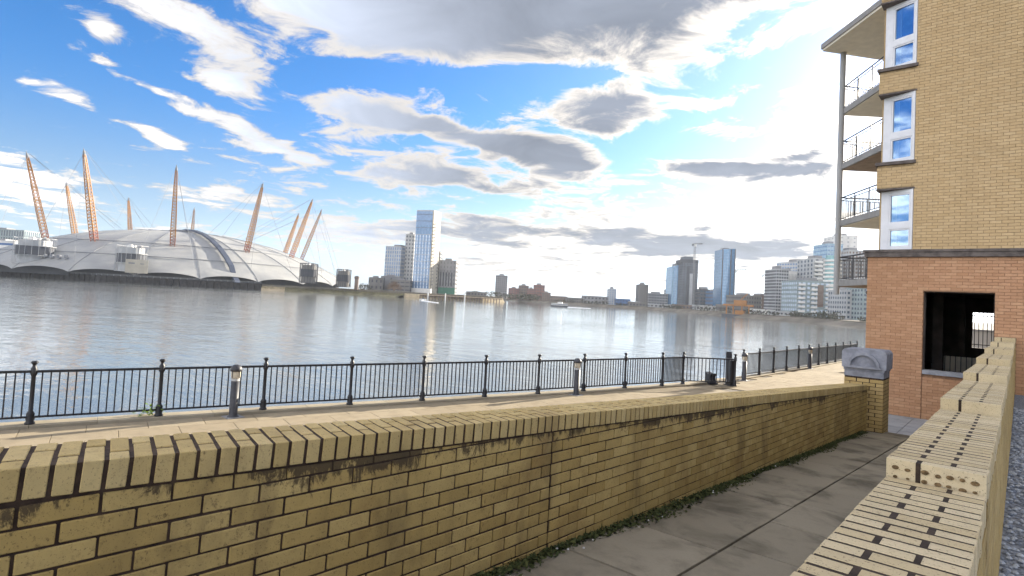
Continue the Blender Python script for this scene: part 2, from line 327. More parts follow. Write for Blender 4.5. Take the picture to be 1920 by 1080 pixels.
def bevel_box(sx,sy,sz,mat,b=.004,sh=0.0):
    k=(round(sx,4),round(sy,4),round(sz,4),mat.name,b,sh)
    if k in _bb: return _bb[k]
    b=min(b,sx*.2,sy*.2,sz*.2)
    vs=[];idx={}
    for i in (-1,1):
        for j in (-1,1):
            for q in (-1,1):
                for a in range(3):
                    p=[i*sx/2,j*sy/2,q*sz/2]
                    sg=(i,j,q)
                    for t in range(3):
                        if t!=a: p[t]-=sg[t]*b
                    idx[(i,j,q,a)]=len(vs); vs.append(tuple(p))
    fs=[]
    for a in range(3):
        o=[t for t in range(3) if t!=a]
        for s in (-1,1):
            ring=[]
            for (m,n) in ((-1,-1),(1,-1),(1,1),(-1,1)):
                sg=[0,0,0]; sg[a]=s; sg[o[0]]=m; sg[o[1]]=n; ring.append(idx[tuple(sg)+(a,)])
            fs.append(tuple(ring) if (s>0)==(a!=1) else tuple(ring[::-1]))
    for a in range(3):      # edge strips parallel to axis a
        o=[t for t in range(3) if t!=a]
        for m in (-1,1):
            for n in (-1,1):
                def g(s,f):
                    sg=[0,0,0]; sg[a]=s; sg[o[0]]=m; sg[o[1]]=n; return idx[tuple(sg)+(f,)]
                fs.append((g(-1,o[0]),g(1,o[0]),g(1,o[1]),g(-1,o[1])))
    for i in (-1,1):
        for j in (-1,1):
            for q in (-1,1): fs.append(tuple(idx[(i,j,q,a)] for a in range(3)))
    if sh: vs=[(x,y+sh*x,z) for x,y,z in vs]
    me=bpy.data.meshes.new('piece'); me.from_pydata(vs,[],fs); me.materials.append(mat)
    bm=bmesh.new(); bm.from_mesh(me); bmesh.ops.recalc_face_normals(bm,faces=bm.faces); bm.to_mesh(me); bm.free()
    _bb[k]=me; return me
I3=Matrix.Identity(3)
def lay(parent,name,items,mat,limit=300,rest='pieces_beyond',origin=Vector((0,0,0)),b=.003,sh=0.0):
    """items: (centre, size, rotation 3x3); the nearest become parts of their own, the others one joined part"""
    items=sorted(items,key=lambda t:(Vector(t[0])-CAM).length)
    for c,s,r in items[:limit]:
        put(name,bevel_box(s[0],s[1],s[2],mat,b,sh),parent,Vector(c)-origin,mat3=r)
    if len(items)>limit:
        mb=MB()
        for c,s,r in items[limit:]:
            c=Vector(c)-origin; vs=[c+r@Vector((x*s[0]/2,y*s[1]/2+sh*x*s[0]/2,z*s[2]/2)) for z in (-1,1) for (x,y) in ((-1,-1),(1,-1),(1,1),(-1,1))]
            mb.add(vs,[(0,3,2,1),(4,5,6,7),(0,1,5,4),(1,2,6,5),(2,3,7,6),(3,0,4,7)])
        stuff(mb.build(rest,mat,parent))
def jit(a): return random.uniform(-a,a)

# ---------------------------------------------------------------- water, banks
WZ=-2.1
o=MB().add([(-6000,-3000,WZ),(6000,-3000,WZ),(6000,9000,WZ),(-6000,9000,WZ)],[(0,1,2,3)]).build('river_water',WATER); struct(o)
LSH=[(-1100,-95),(-736,40),(-620,86),(-516,133),(-470,172),(-427,208)]
LSH2=[(-427,208),(-414,232),(-410,262),(-395,285),(-362,290)]
LSH3=[(-362,290),(-349,302),(-339,320),(-327,339),(-324,362)]
bank=MB(); bank.prism(LSH+LSH2[1:]+LSH3[1:]+[(-420,470),(-900,900),(-2500,900),(-2500,-400)],WZ-2,2.2)
struct(bank.build('far_bank_ground',BANKG))
RSH=[(-900,840),(-640,690),(-497,574),(-389,511),(-330,486),(-298,485),(-267,487),(-228,464),(-187,425),(-143,365),(-119,344),(-99,325),(-82,310),(-67,297),(-46,263),(-20,235),(60,190),(300,120)]
bank=MB(); bank.prism(RSH+[(1500,300),(1500,3000),(-2500,3000),(-2500,1500)],WZ-2,.3)
struct(bank.build('right_bank_ground',BANKG))
# sloping foreshores of mud and reeds
def strip(pts,off0,z0,off1,z1,name,mat):
    mb=MB(); P=[Vector((p[0],p[1])) for p in pts]; a=[];b=[]
    for i,p in enumerate(P):
        d=(P[min(i+1,len(P)-1)]-P[max(i-1,0)]).normalized(); n=Vector((d.y,-d.x))
        if n.dot(-p)<0: n=-n
        a.append((p.x+n.x*off0,p.y+n.y*off0,z0)); b.append((p.x+n.x*off1,p.y+n.y*off1,z1))
    k=len(P); mb.add(a+b,[(i,i+1,k+i+1,k+i) for i in range(k-1)]); return mb.build(name,mat)
struct(strip(RSH[2:16],5,WZ-.1,-1,.32,'right_foreshore',BANKG))
struct(strip(LSH2,9,WZ-.1,-6,2.25,'grassy_foreshore',GRASSB))
struct(strip([LSH2[0],(-423,215),(-419,222)],9.5,WZ-.05,-3,2.0,'sandy_foreshore',SANDB))
struct(strip(LSH3,3,WZ-.1,-1,2.25,'jetty_foreshore',SANDB))
# quay wall in front of the dome with its fender piles and pale rail
q=thing('quay_wall','long black timber quay wall on the far shore in front of the white dome','quay',(-516,133,WZ))
org=Vector((-516,133,WZ))
mb=MB(); mp=MB(); mr=MB()
for (a,b) in zip(LSH[:-1],LSH[1:]):
    a=Vector(a+(0,)); b=Vector(b+(0,)); d=(b-a); n=Vector((d.y,-d.x,0)).normalized(); n=n if n.dot(-a)>0 else -n; ln=d.length; d.normalize()
    A=a+n*1.5-org; B=b+n*1.5-org; A.z=B.z=0; a2=a-org; b2=b-org; a2.z=b2.z=0
    mb.prism([(A.x,A.y),(B.x,B.y),(b2.x,b2.y),(a2.x,a2.y)],-1,4.7)
    k=int(ln/5)
    for i in range(k):
        p=a+d*(i*ln/k)+n*1.8-org; mp.box(p.x-.3,p.x+.3,p.y-.3,p.y+.3,-1,5.0)
        p=a+d*(i*ln/k)+n*.9-org; mr.box(p.x-.08,p.x+.08,p.y-.08,p.y+.08,4.7,5.9)
    p0=a+n*.9-org; p1=b+n*.9-org; mr.tube((p0.x,p0.y,5.9),(p1.x,p1.y,5.9),.09,4); mr.tube((p0.x,p0.y,5.3),(p1.x,p1.y,5.3),.06,4)
mb.build('quay_face',QUAY,q); stuff(mp.build('fender_piles',QUAY,q)); stuff(mr.build('quay_rail',F_LGREY,q))

# ---------------------------------------------------------------- dome arena
DC=Vector((-654.9,232.6,2.4)); DR,DHT=170.,47.5
ar=thing('dome_arena','huge white fabric dome with yellow lattice masts across the river','arena',DC)
ddir=Vector((-DC.x,-DC.y)).normalized(); A0=math.atan2(ddir.y,ddir.x)      # angle facing the viewer
def dome_z(r): return DHT*(1-(r/DR)**2)**.85 if r<DR else 0
NR=24
mb=MB(); NT=NR*12; rads=[0,20,45,70,92,112,130,145,156,164,170]
vs=[];fs=[]
for j,r in enumerate(rads):
    for i in range(NT):
        t=2*math.pi*i/NT; ph=(i%12)/12; sag=math.sin(math.pi*ph)
        z=dome_z(r)+1.5-(.8*sag*(r/DR)**.8 if r>0 else 0)
        rr=r
        if j>=len(rads)-3:                      # fabric edge lifts in arches between the anchor points
            lift=(.0,.45,1.0)[j-len(rads)+3]*(4.6*math.sin(math.pi*ph)**.7)
            z=max(z,0)+lift*.9; rr=r-lift*.35
        vs.append((rr*math.cos(t),rr*math.sin(t),z))
for j in range(len(rads)-1):
    for i in range(NT): fs.append((j*NT+i,(j+1)*NT+i,(j+1)*NT+(i+1)%NT,j*NT+(i+1)%NT))
mb.add(vs,fs); mem=mb.build('membrane_roof',DOME,ar,smooth=True)
mb=MB()
mb.lathe([(DR-13,-1),(DR-13,9.5)],72); mb.build('glazed_drum_wall',F_DARK,ar)
# radial cable seams and ring seams, each a thin tube lying on the fabric
for k in range(NR*1):
    t=2*math.pi*k/NR; mb=MB()
    pts=[(r*math.cos(t),r*math.sin(t),dome_z(r)+1.75) for r in (12,45,70,92,112,130,145,156,165,170)]
    for a,b in zip(pts[:-1],pts[1:]): mb.tube(a,b,.2,4,caps=False)
    mb.build('radial_seam',SEAM,ar)
for rr in (45,116,145):
    mb=MB(); pts=[(rr*math.cos(2*math.pi*k/72),rr*math.sin(2*math.pi*k/72),dome_z(rr)+1.7) for k in range(72)]
    for a,b in zip(pts,pts[1:]+pts[:1]): mb.tube(a,b,.35,4,caps=False)
    mb.build('ring_seam',SEAM,ar)
mb=MB(); mb.lathe([(14,DHT-1),(14,DHT+2.6),(10,DHT+3.4)],24); mb.build('crown_ring',SEAM,ar)
# walkway arching over the roof
mb=MB(); tw=A0+R(13.5); c_,s_=math.cos(tw),math.sin(tw)
prof=[-150,-120,-80,-40,-12,12,40,70,95,120,140,156,168,176]
for a,b in zip(prof[:-1],prof[1:]):
    za=max(dome_z(abs(a)),0)+(3.4 if abs(a)<160 else 1.5); zb=max(dome_z(abs(b)),0)+(3.4 if abs(b)<160 else -1)
    wd=2.0
    mb.add([(a*c_-wd*s_*k,a*s_+wd*c_*k,za+h) for k in (-1,1) for h in (-1,1)]+[(b*c_-wd*s_*k,b*s_+wd*c_*k,zb+h) for k in (-1,1) for h in (-1,1)],
           [(0,1,5,4),(2,6,7,3),(1,3,7,5),(0,4,6,2)])
mb.build('roof_walkway',NAVY,ar)
# roof vents
for k in range(4):
    t=A0-R(36)+R(2.1)*k; rr=156; mb=MB(); p=(rr*math.cos(t),rr*math.sin(t),dome_z(rr)+2.8); mb.lathe([(1.5,-1),(1.5,1.1),(1.1,1.4)],10,p); mb.build('roof_vent',SEAM,ar)
# masts: one lattice mesh of unit length along z
def mast_mesh():
    mb=MB(); nb=26; P=[]
    for k in range(nb+1):
        h=k/nb; wd=.040*(1-h)**.55*(1-.25*(1-h)**6)+.006
        P.append([Vector((wd*math.cos(a),wd*math.sin(a),h)) for a in (R(45),R(135),R(225),R(315))])
    for k in range(nb):
        mi=1 if k<3 else 0
        for i in range(4):
            mb.tube(P[k][i],P[k+1][i],.0046,4,caps=False,mi=mi); mb.tube(P[k+1][i],P[k+1][(i+1)%4],.0036,3,caps=False,mi=mi)
            j=(i+1)%4
            mb.tube(P[k][i],P[k+1][j],.0028,3,caps=False,mi=mi)
    mb.lathe([(.012,.955),(.016,.97),(.013,.99),(.006,1.01),(.002,1.035)],8,mi=2)
    return mb.mesh('mast',[MAST,MASTB,SEAM])
MM=mast_mesh(); CW=MB()
e2=Vector((-ddir.y,ddir.x))
for i in (0,1,2,4,5,6,8,9,10,11):
    a=-.068-2*math.pi*i/12; dr=ddir*math.cos(a)+e2*math.sin(a)
    lift=(0,7,7,0,2,-2,-4,0,-5,-6,-5,-3)[i]
    p=Vector((dr.x*116,dr.y*116,dome_z(116)+.5)); t=Vector((dr.x*135,dr.y*135,95.2+lift-2.4+2.4)); ax=(t-p); ln=ax.length
    m=put('mast',MM,ar,p,mat3=(ax.normalized().to_track_quat('Z','Y').to_matrix()@Matrix.Scale(ln/1.035,3)))
    cb=MB()
    for (rr,da) in ((160,.13),(160,-.13),(60,.12),(60,-.12)):
        ang=math.atan2(dr.y,dr.x)+da; cb.tube(t*.985,(rr*math.cos(ang),rr*math.sin(ang),dome_z(rr)+1.6),.13,3,caps=False)
    cb.build('stay_cables',CABLE,ar)
# service drums round the dome
def drum(x,y,r,h,z0,lab,dk,top=True):
    t=thing('service_drum',lab,'service tower',(x,y,z0),0,'service drums standing round the dome')
    mb=MB(); mb.lathe([(r*.80,0),(r*.80,h*.92)],20); mb.build('core',F_LGREY if dk<.5 else F_CONC,t)
    mb=MB(); mb.lathe([(r*.93,h*.34),(r*.93,h*.68)],20); mb.build('dark_band',F_DARK,t)
    for zz in (.02,.33,.69,1.0):
        mb=MB(); n=20
        for k in range(n):
            a,b=2*math.pi*k/n,2*math.pi*(k+1)/n; mb.tube((r*math.cos(a),r*math.sin(a),h*zz),(r*math.cos(b),r*math.sin(b),h*zz),.25,4,caps=False)
        mb.build('ring_beam',F_LGREY if dk<.7 else F_DARK,t)
    mb=MB()
    for k in range(20): a=2*math.pi*k/20; mb.tube((r*math.cos(a),r*math.sin(a),0),(r*math.cos(a),r*math.sin(a),h),.17,4,caps=False)
    stuff(mb.build('frame_uprights',F_LGREY if dk<.7 else F_DARK,t))
    for k,(dx,dy,rr) in enumerate(((-.4,.2,.25),(.25,-.2,.2),(.1,.45,.22))):
        mb=MB(); mb.lathe([(r*rr,h*.7),(r*rr,h*.98),(r*rr*.6,h*1.04)],10,(dx*r,dy*r,0)); mb.build('roof_tank',F_WHITE if k<2 else F_GREY,t)
drum(-578,99.5,13.2,20,8.5,'pale grey lattice service drum at the far left foot of the white dome',.3)
drum(-515.5,147.4,10.4,20,6.5,'grey service drum with a dark band behind the white billboard',.4)
drum(-413,237,6.6,15,5,'dark lattice service drum on the grassy bank at the right edge of the dome',.9)
drum(-410,266,5.6,14,3.4,'brown lattice service drum just right of the dome',.8)
t=thing('vent_stack','small brown cylindrical stack right of the dome','stack',(-402,273,2)); mb=MB(); mb.lathe([(1.6,0),(1.6,8.6),(2.0,8.8),(2.0,10.4)],14); mb.build('shaft',F_BROWN,t); mb=MB(); mb.lathe([(1.3,10.3),(1.3,10.9)],12); mb.build('rim',F_DARK,t)
t=thing('billboard','white billboard on posts in front of the grey service drum','billboard',(-501,147,2.2),A0+math.pi/2)
mb=MB(); mb.box(-7.2,7.2,-.4,.4,3.4,13.5); mb.build('panel',F_CREAM,t)
for k in (-5,0,5): mb=MB(); mb.box(k-.3,k+.3,-.3,.3,0,3.4); mb.build('post',F_DARK,t)
mb=MB(); mb.box(-5.4,-1.4,-.5,-.4,10.2,11.2); mb.build('printed_block',F_GREY,t); mb=MB(); mb.box(2,4.5,-.5,-.4,10.2,10.8); mb.build('printed_block',F_GREY,t)

# ---------------------------------------------------------------- far buildings
def block(name,label,cat,x,y,wd,dp,zt,rot,wall,glass=None,fl=6,cols=5,z0=.2,ww=.55,wh=.5,roof=None,twist=0,group=None,mode='win',plant=True,single=False):
    t=thing(name,label,cat,(x,y,z0),rot+twist,group); h=zt-z0
    mb=MB(); mb.box(-wd/2,wd/2,-dp/2,dp/2,0,h); mb.build('wall',wall,t)
    mb=MB(); mb.box(-wd/2-.15,wd/2+.15,-dp/2-.15,dp/2+.15,h,h+.5); mb.build('roof',roof or wall,t)
    if plant:
        mb=MB(); mb.box(-wd*.22,wd*.18,-dp*.2,dp*.2,h+.5,h+.5+min(2.2,h*.1+.4)); mb.build('plant_room',F_GREY,t)
    if glass is None: return t
    fh=h/fl; win=MB(); out=[]
    for f in range(fl):
        z=f*fh+fh*(.5-wh/2); 
        if mode=='band':
            win.box(-wd/2*.96,wd/2*.96,-dp/2-.12,-dp/2-.02,z,z+fh*wh); win.box(wd/2+.02,wd/2+.12,-dp/2*.94,dp/2*.94,z,z+fh*wh); win.box(-wd/2-.12,-wd/2-.02,-dp/2*.94,dp/2*.94,z,z+fh*wh)
            continue
        cw=wd/cols
        for c in range(cols):
            cx=-wd/2+(c+.5)*cw; b=(cx-cw*ww/2,cx+cw*ww/2,-dp/2-.12,-dp/2-.02,z,z+fh*wh)
            (out.append(b) if single else win.box(*b))
        dc=max(2,int(cols*dp/wd+.5)); cw=dp/dc
        for c in range(dc):
            cy=-dp/2+(c+.5)*cw; win.box(wd/2+.02,wd/2+.12,cy-cw*ww/2,cy+cw*ww/2,z,z+fh*wh); win.box(-wd/2-.12,-wd/2-.02,cy-cw*ww/2,cy+cw*ww/2,z,z+fh*wh)
    if single:
        b=out[0]; me=MB().box(-(b[1]-b[0])/2,(b[1]-b[0])/2,-.05,.05,0,b[5]-b[4]).mesh('window',glass)
        for b in out: put('window',me,t,((b[0]+b[1])/2,(b[2]+b[3])/2,b[4]))
    if win.v: stuff(win.build('windows',glass,t))
    return t
def balconies(t,wd,dp,h,fl,x0,x1,mat,proj=1.4,side=-1):
    fh=h/fl
    me=MB().box(x0,x1,-proj,0,0,.25).box(x0,x1,-proj,-proj+.1,.25,1.2).mesh('balcony',mat)
    for f in range(1,fl): put('balcony',me,t,(0,-dp/2-.03,f*fh))
RZ=.714
block('office_block','low white and blue block left of the white dome at the photo edge','building',-736,101,60.4,40,29.3,RZ,F_WHITE,F_BLUE,5,4,2.2,.5,.35,mode='band')
block('glazed_block','dark green ribbed block behind the white building, far left edge','building',-860,114,84.8,30,46.5,RZ,F_TEAL,F_WIN,6,30,2.2,.5,.8)
block('warehouse','small grey warehouse between the dome and the tall tower','building',-443,321,11.3,22,13.2,RZ,F_CONC,F_DARK,2,3,2.2,.3,.4,twist=.3)
block('warehouse','pale grey hall with a dark door beside the small warehouse','building',-448,342,18.6,20,15.4,RZ,F_GREY,F_DARK,1,3,2.2,.12,.85,twist=.2)
block('parking_deck','low grey parking deck with dark slots at the foot of the tower','building',-427,338,17.6,16,12.2,RZ,F_CONC,F_DARK,3,4,2.2,.8,.3)
block('hotel_slab','grey ribbed slab block left of the tall glazed tower','building',-458,358,17.3,24,44.7,RZ,F_LGREY,F_DGL,12,7,2.2,.45,.7,twist=-.35,single=True)
block('hotel_core','narrow grey block rising just left behind the glazed tower','building',-452,367,8.7,20,57.5,RZ,F_LGREY,F_WIN,15,3,2.2,.4,.5)
block('slab_block','tall narrow grey block right behind the glazed tower','building',-430,382,8.1,22,42.1,RZ,F_GREY,F_WIN,11,3,2.2,.3,.45)
t=block('slab_block','grey block with tall dark slots and green hoarding right of the tower','building',-417,386,15.6,22,33.7,RZ,F_GREY,F_DARK,8,5,2.2,.12,.5)
mb=MB(); mb.box(-7.9,7.9,-11.6,-11.2,0,6); mb.build('green_hoarding',F_GREEN,t)
me=MB().box(-.55,.55,-.15,0,0,13).mesh('dark_slot',F_DARK)
for k in range(5): put('dark_slot',me,t,(-6.2+k*2.6,-11.05,7.5))
# glazed tower with sunlit cream flank and stacked balconies
TW=thing('glazed_tower','tall tower with blue glazed front and sunlit cream side across the river','tower',(-418,358,2.2),.714-.30)
tw,td,th=17.4,15.5,75.4
mb=MB(); mb.box(-tw/2,tw/2,-td/2,td/2,0,th); mb.build('wall',F_CREAM,TW)
mb=MB(); mb.box(-tw/2-.1,tw/2+.1,-td/2-.1,td/2+.1,th,th+.7); mb.build('roof_parapet',F_LGREY,TW)
mb=MB(); mb.box(-tw/2-.05,tw/2-1.2,-td/2-.25,-td/2-.02,3.5,th-.3); mb.build('glazed_front',F_DGL,TW)
nf=23; fh=(th-4)/nf
wm=MB().box(-.55,.55,-.2,0,0,fh*.84).mesh('window',F_LWIN); wd_=MB().box(-.55,.55,-.2,0,0,fh*.84).mesh('window',F_BGL)
for f in range(nf-4):
    for c in range(5):
        if f%3==0 and False: continue
        put('window',wm if f<16 else wd_,TW,(-tw/2+2.0+c*3.05,-td/2-.26,4+f*fh))
for f in range(0,nf+1,3 if nf<10 else 2):
    mb=MB(); mb.box(-tw/2-.1,tw/2-1.2,-td/2-.5,-td/2-.25,4+f*fh-.25,4+f*fh+.1); mb.build('floor_band',F_LGREY if f<17 else F_DARK,TW)
bm_=MB().box(tw/2-.9,tw/2+1.5,-td/2-.2,-td/2+2.6,0,.22).box(tw/2+1.35,tw/2+1.5,-td/2-.2,-td/2+2.6,.22,1.1).mesh('balcony',F_DARK)
for f in range(nf-3): put('balcony',bm_,TW,(0,0,4.2+f*fh))
sw=MB().box(0,.14,-.5,.5,0,fh*.5).mesh('side_window',F_WIN)
for f in range(nf-2): put('side_window',sw,TW,(tw/2+.0,td/2-2.2,4.6+f*fh))
mb=MB(); mb.box(-tw/2-2,tw/2+2,-td/2-2.5,-td/2,0,4); mb.build('podium',F_WHITE,TW)
# distant blocks
G='distant blocks beyond the jetty'
block('slab_tower','lone dark grey slab tower on the far shore right of the jetty','tower',-519,576,15.2,30,29.6,RZ,F_GREY,F_DARK,11,6,.3,.6,.5)
for (x,y,a,b,zt,m,lab) in ((-466,540,12.7,25,13,F_BRICK,'lowest purple brick block beside the lone grey slab tower'),(-470,563,12.4,25,17.2,F_BROWN,'left taller brown block of the brick flats across the river'),(-444,546,9.4,25,13.3,F_BRICK,'low red brick link between the two taller brick flats'),(-443,560,12.7,25,18.4,F_BRICK,'right and tallest red brick block of the distant flats'),(-410,532,9,20,9.5,F_BROWN,'small end block right of the distant brick flats')):
    block('brick_flats',lab,'building',x,y,a,b,zt,RZ,m,F_DARK,5,4,.3,.45,.45,group=G)
for (x,y,a,zt,m,lab) in ((-388,526,18,6,F_BROWN,'long low brown waterfront block above the ferry'),(-357,512,17.7,5,F_CONC,'low grey waterfront sheds right of the ferry'),(-335,518,26,7.8,F_GREY,'grey waterfront block left of the small pale blue tower')):
    block('waterfront_block',lab,'building',x,y,a,18,zt,RZ,m,F_DARK,2,7,.3,.5,.4,plant=False)
block('small_tower','small pale blue tower with stepped roof on the right bank','tower',-316,519,7,14,16,RZ,F_LGREY,F_DGL,7,3,.3,.5,.5)
block('blue_shed','bright blue waterfront shed below the small pale tower','building',-303,518,13.7,18,6.3,RZ,F_BLUE,F_DARK,2,5,.3,.4,.3,plant=False)
block('blue_shed','little grey blue house right of the bright blue shed','building',-289,516,9.3,15,4.3,RZ,F_LGREY,F_DARK,2,4,.3,.4,.4,plant=False)
t=block('brown_tower','slim dark stepped tower left of the twin blue towers','tower',-285,525,8.9,16,21.4,RZ,F_CONC,F_DARK,10,4,.3,.5,.5)
block('stepped_flats','grey stepped flats right of the slim dark tower','building',-273,531,18.6,20,13.2,RZ,F_GREY,F_WIN,5,7,.3,.55,.5)
block('narrow_block','narrow grey block touching the twin blue towers on their left','building',-265,541,4.2,14,18.1,RZ,F_GREY,F_DARK,7,2,.3,.5,.5)
# blue curved tower
def curved(name,lab,x,y,wd,dp,zt,rot,mats,slope,fl,fins):
    t=thing(name,lab,'tower',(x,y,.2),rot); h=zt
    pl=[]; n=9
    for i in range(n+1): u=i/n; pl.append((-wd/2+wd*u,-dp/2-1.6*math.sin(math.pi*u)))
    pl+=[(wd/2,dp/2),(-wd/2,dp/2)]
    mb=MB(); mb.prism(pl,0,lambda p: h+slope*p[0]/wd); mb.build('glass_shell',mats[0],t)
    fm=MB()
    for f in range(1,fl): fm.prism([(p[0]*1.004,p[1]*1.006-.03) for p in pl],h*.95*f/fl,h*.95*f/fl+.22)
    stuff(fm.build('floor_bands',mats[1],t))
    for u in fins:
        mb=MB(); xx=-wd/2+wd*u; yy=-dp/2-1.6*math.sin(math.pi*u); mb.box(xx-.35,xx+.35,yy-.35,yy+.1,0,h+slope*(u-.5)-.3); mb.build('vertical_fin',mats[2],t)
    mb=MB(); mb.box(-wd*.2,wd*.2,-dp*.2,dp*.3,h-1,h+1.4); mb.build('plant_room',F_GREY,t)
    return t
curved('curved_tower','blue and teal curved glass tower joined to the grey concrete one',-254,535,14.2,22,42,RZ,(F_BGL,F_DGL,F_BGL2),4.5,16,(.05,.45,.95))
t=block('concrete_tower','grey concrete tower with stepped top beside the blue curved tower','tower',-239,526,14.2,20,43,RZ,F_SLATE,F_DARK,18,5,.2,.45,.35,plant=False)
mb=MB(); mb.box(-8.3,7.2,-10.5,10,42.9,46); mb.build('crown_block',F_DARK,t); mb=MB(); mb.box(-5,3,-7,7,46,49); mb.build('crown_top',F_SLATE,t)
mb=MB(); mb.box(-.5,2.5,-10.6,-10,2,33); mb.build('pale_strip',F_LGREY,t); mb=MB(); mb.box(-3.2,-1.2,-10.6,-10,2,40); mb.build('dark_strip',F_DARK,t)
block('dark_block','dark block with pale roof lantern right of the concrete tower','building',-222,525,13.5,24,18.6,RZ,F_DARK,F_WIN,6,5,.3,.6,.5)
block('dark_block','blue grey block at the left foot of the tall blue tower','building',-207,512,9.3,24,16.6,RZ,F_DGL,F_DARK,5,4,.3,.6,.4)
curved('curved_tower','tall free standing blue glass tower with curved top on the right bank',-184,475,10.6,18,50.3,RZ,(F_BGL,F_DGL,F_DARK),1.0,20,(.04,.62,.97))
block('long_block','long low grey brown block right of the tall blue tower','building',-159,450,14.8,30,12.8,RZ,F_CONC,F_DARK,4,8,.3,.45,.45)
block('long_block','long low block with pale panels behind the orange gantry, right half','building',-149,459,14.8,30,13.2,RZ,F_BROWN,F_LGREY,4,6,.3,.35,.5)
block('grid_tower','white gridded apartment tower, leftmost of the right hand cluster','tower',-126,418,8.1,18,30.4,RZ,F_LGREY,F_DARK,14,5,.3,.7,.6)
block('white_tower','slim white ribbed tower beside the gridded one','tower',-124,433,6.5,18,30,RZ,F_WHITE,F_LGREY,1,7,.3,.4,.9)
block('pale_tower','blue grey tower with a raised roof block in the right cluster','tower',-125,461,13,24,38.6,RZ,F_LGREY,F_DGL,15,6,.3,.6,.45,twist=.5)
t=block('balcony_tower','apartment tower striped with balconies in the right cluster','tower',-104,425,13.1,22,37.9,RZ,F_LGREY,F_WIN,14,3,.3,.4,.6); balconies(t,13.1,22,37.6,14,-6.4,-1.2,F_WHITE); mb=MB(); mb.box(.6,3.2,-11.5,-11,12,36); mb.build('cream_strip',F_CREAM,t)
block('glass_tower','pale blue glazed tower behind the balcony tower','tower',-110,484,11.3,20,53.6,RZ,F_BGL2,F_DGL,18,5,.3,.7,.3)
block('cream_tower','tallest cream tower standing behind the balcony column','tower',-108,513,14.7,22,63,RZ,F_WHITE,F_LGREY,20,3,.3,.25,.3)
t=block('terrace_flats','wide white terraced flats with curved balconies on the right bank','building',-98,384,21.3,20,21,RZ,F_TEAL,F_LWIN,8,8,.3,.55,.5); balconies(t,21.3,20,20.7,8,-10.4,-6.5,F_WHITE); balconies(t,21.3,20,20.7,8,-3,.6,F_WHITE); balconies(t,21.3,20,20.7,8,5.5,10,F_WHITE)
mb=MB(); mb.box(1.2,4.6,-10.4,-10,6,19); mb.build('brick_panel',F_BROWN,t)
t=thing('round_tower','white rounded tower ringed with balconies near the building column','tower',(-85,386,.3)); mb=MB(); mb.lathe([(4,0),(4,35.3),(3.6,35.5),(3.6,37)],20); mb.build('shaft',F_TGL,t)
me=MB().lathe([(4.9,0),(4.9,.3),(4.85,.3),(4.85,1.1),(4.7,1.1),(4.7,.3)],20).mesh('balcony_ring',F_WHITE)
for f in range(14): put('balcony_ring',me,t,(0,0,2+f*2.4))
block('riverside_flats','pale riverside flats seen under the lowest balcony','building',-72,358,9,18,15.4,RZ,F_LGREY,F_WIN,6,4,.3,.5,.5)
block('riverside_flats','teal riverside flats beside the red brick wall corner','building',-63,354,12,20,16.8,RZ,F_TEAL,F_WIN,7,5,.3,.5,.5)
block('cluster_tower','pale stepped tower seen through the lowest balcony rail','tower',-95,484,14.1,20,48.7,RZ,F_LGREY,F_BROWN,17,6,.3,.5,.5)
block('cluster_tower','pinkish tower behind the lowest balcony rail, right one','tower',-88,503,13.3,20,48,RZ,F_BROWN,F_LGREY,17,5,.3,.5,.5)
block('cluster_tower','grey tower hidden mostly behind the brick building','tower',-62,434,19.6,22,33.6,RZ,F_GREY,F_WIN,11,6,.3,.5,.5)
for (x,y,a,b,zt,m,lab) in ((-271,493,18.3,8,3.5,F_CONC,'low grey quayside shed left of the twin towers'),(-243,484,22.2,8,3.1,F_LGREY,'pale low quayside shed below the twin towers'),(-215,470,16.9,10,3.4,F_BROWN,'brown low quayside shed right below the twin towers'),(-187,448,18.6,10,3.8,F_LGREY,'white quayside shed left of the tall blue tower foot'),(-165,427,7.7,10,5,F_CONC,'small square stone hut below the tall blue tower'),(-125,388,11.8,10,2.9,F_WHITE,'white roofed pavilion right of the orange gantry'),(-107,371,14.1,10,2.4,F_LGREY,'low pale pavilion in front of the gridded tower')):
    block('quayside_shed',lab,'building',x,y,a,b,zt,RZ,m,F_DARK,1,6,.3,.5,.45,plant=False)
# orange gantry barge
t=thing('gantry_barge','orange steel gantry on a barge below the tall blue tower','barge',(-125.5,348,WZ),.02)
mb=MB(); mb.prism([(-9,-2.5),(9,-2.5),(10,0),(9,2.5),(-9,2.5),(-10,0)],-.3,1.6); mb.build('hull',F_DARK,t)
for k in (-7,-3,2,6):
    mb=MB(); mb.box(k-.3,k+.3,-.3,.3,1.6,6.5); mb.build('gantry_leg',F_ORANGE,t)
mb=MB(); mb.box(-9,8.5,-.7,.7,6.5,7.5); mb.build('gantry_beam',F_ORANGE,t); mb=MB(); mb.box(-2.5,4.5,-1.2,1.2,7.5,10); mb.build('machine_house',F_ORANGE,t)
mb=MB(); mb.box(-1.5,3.5,-1.5,1.5,1.6,4); mb.build('deck_house',F_ORANGE,t); mb=MB(); mb.tube((1,0,10),(5,0,14),.25,5); mb.build('jib',F_ORANGE,t)
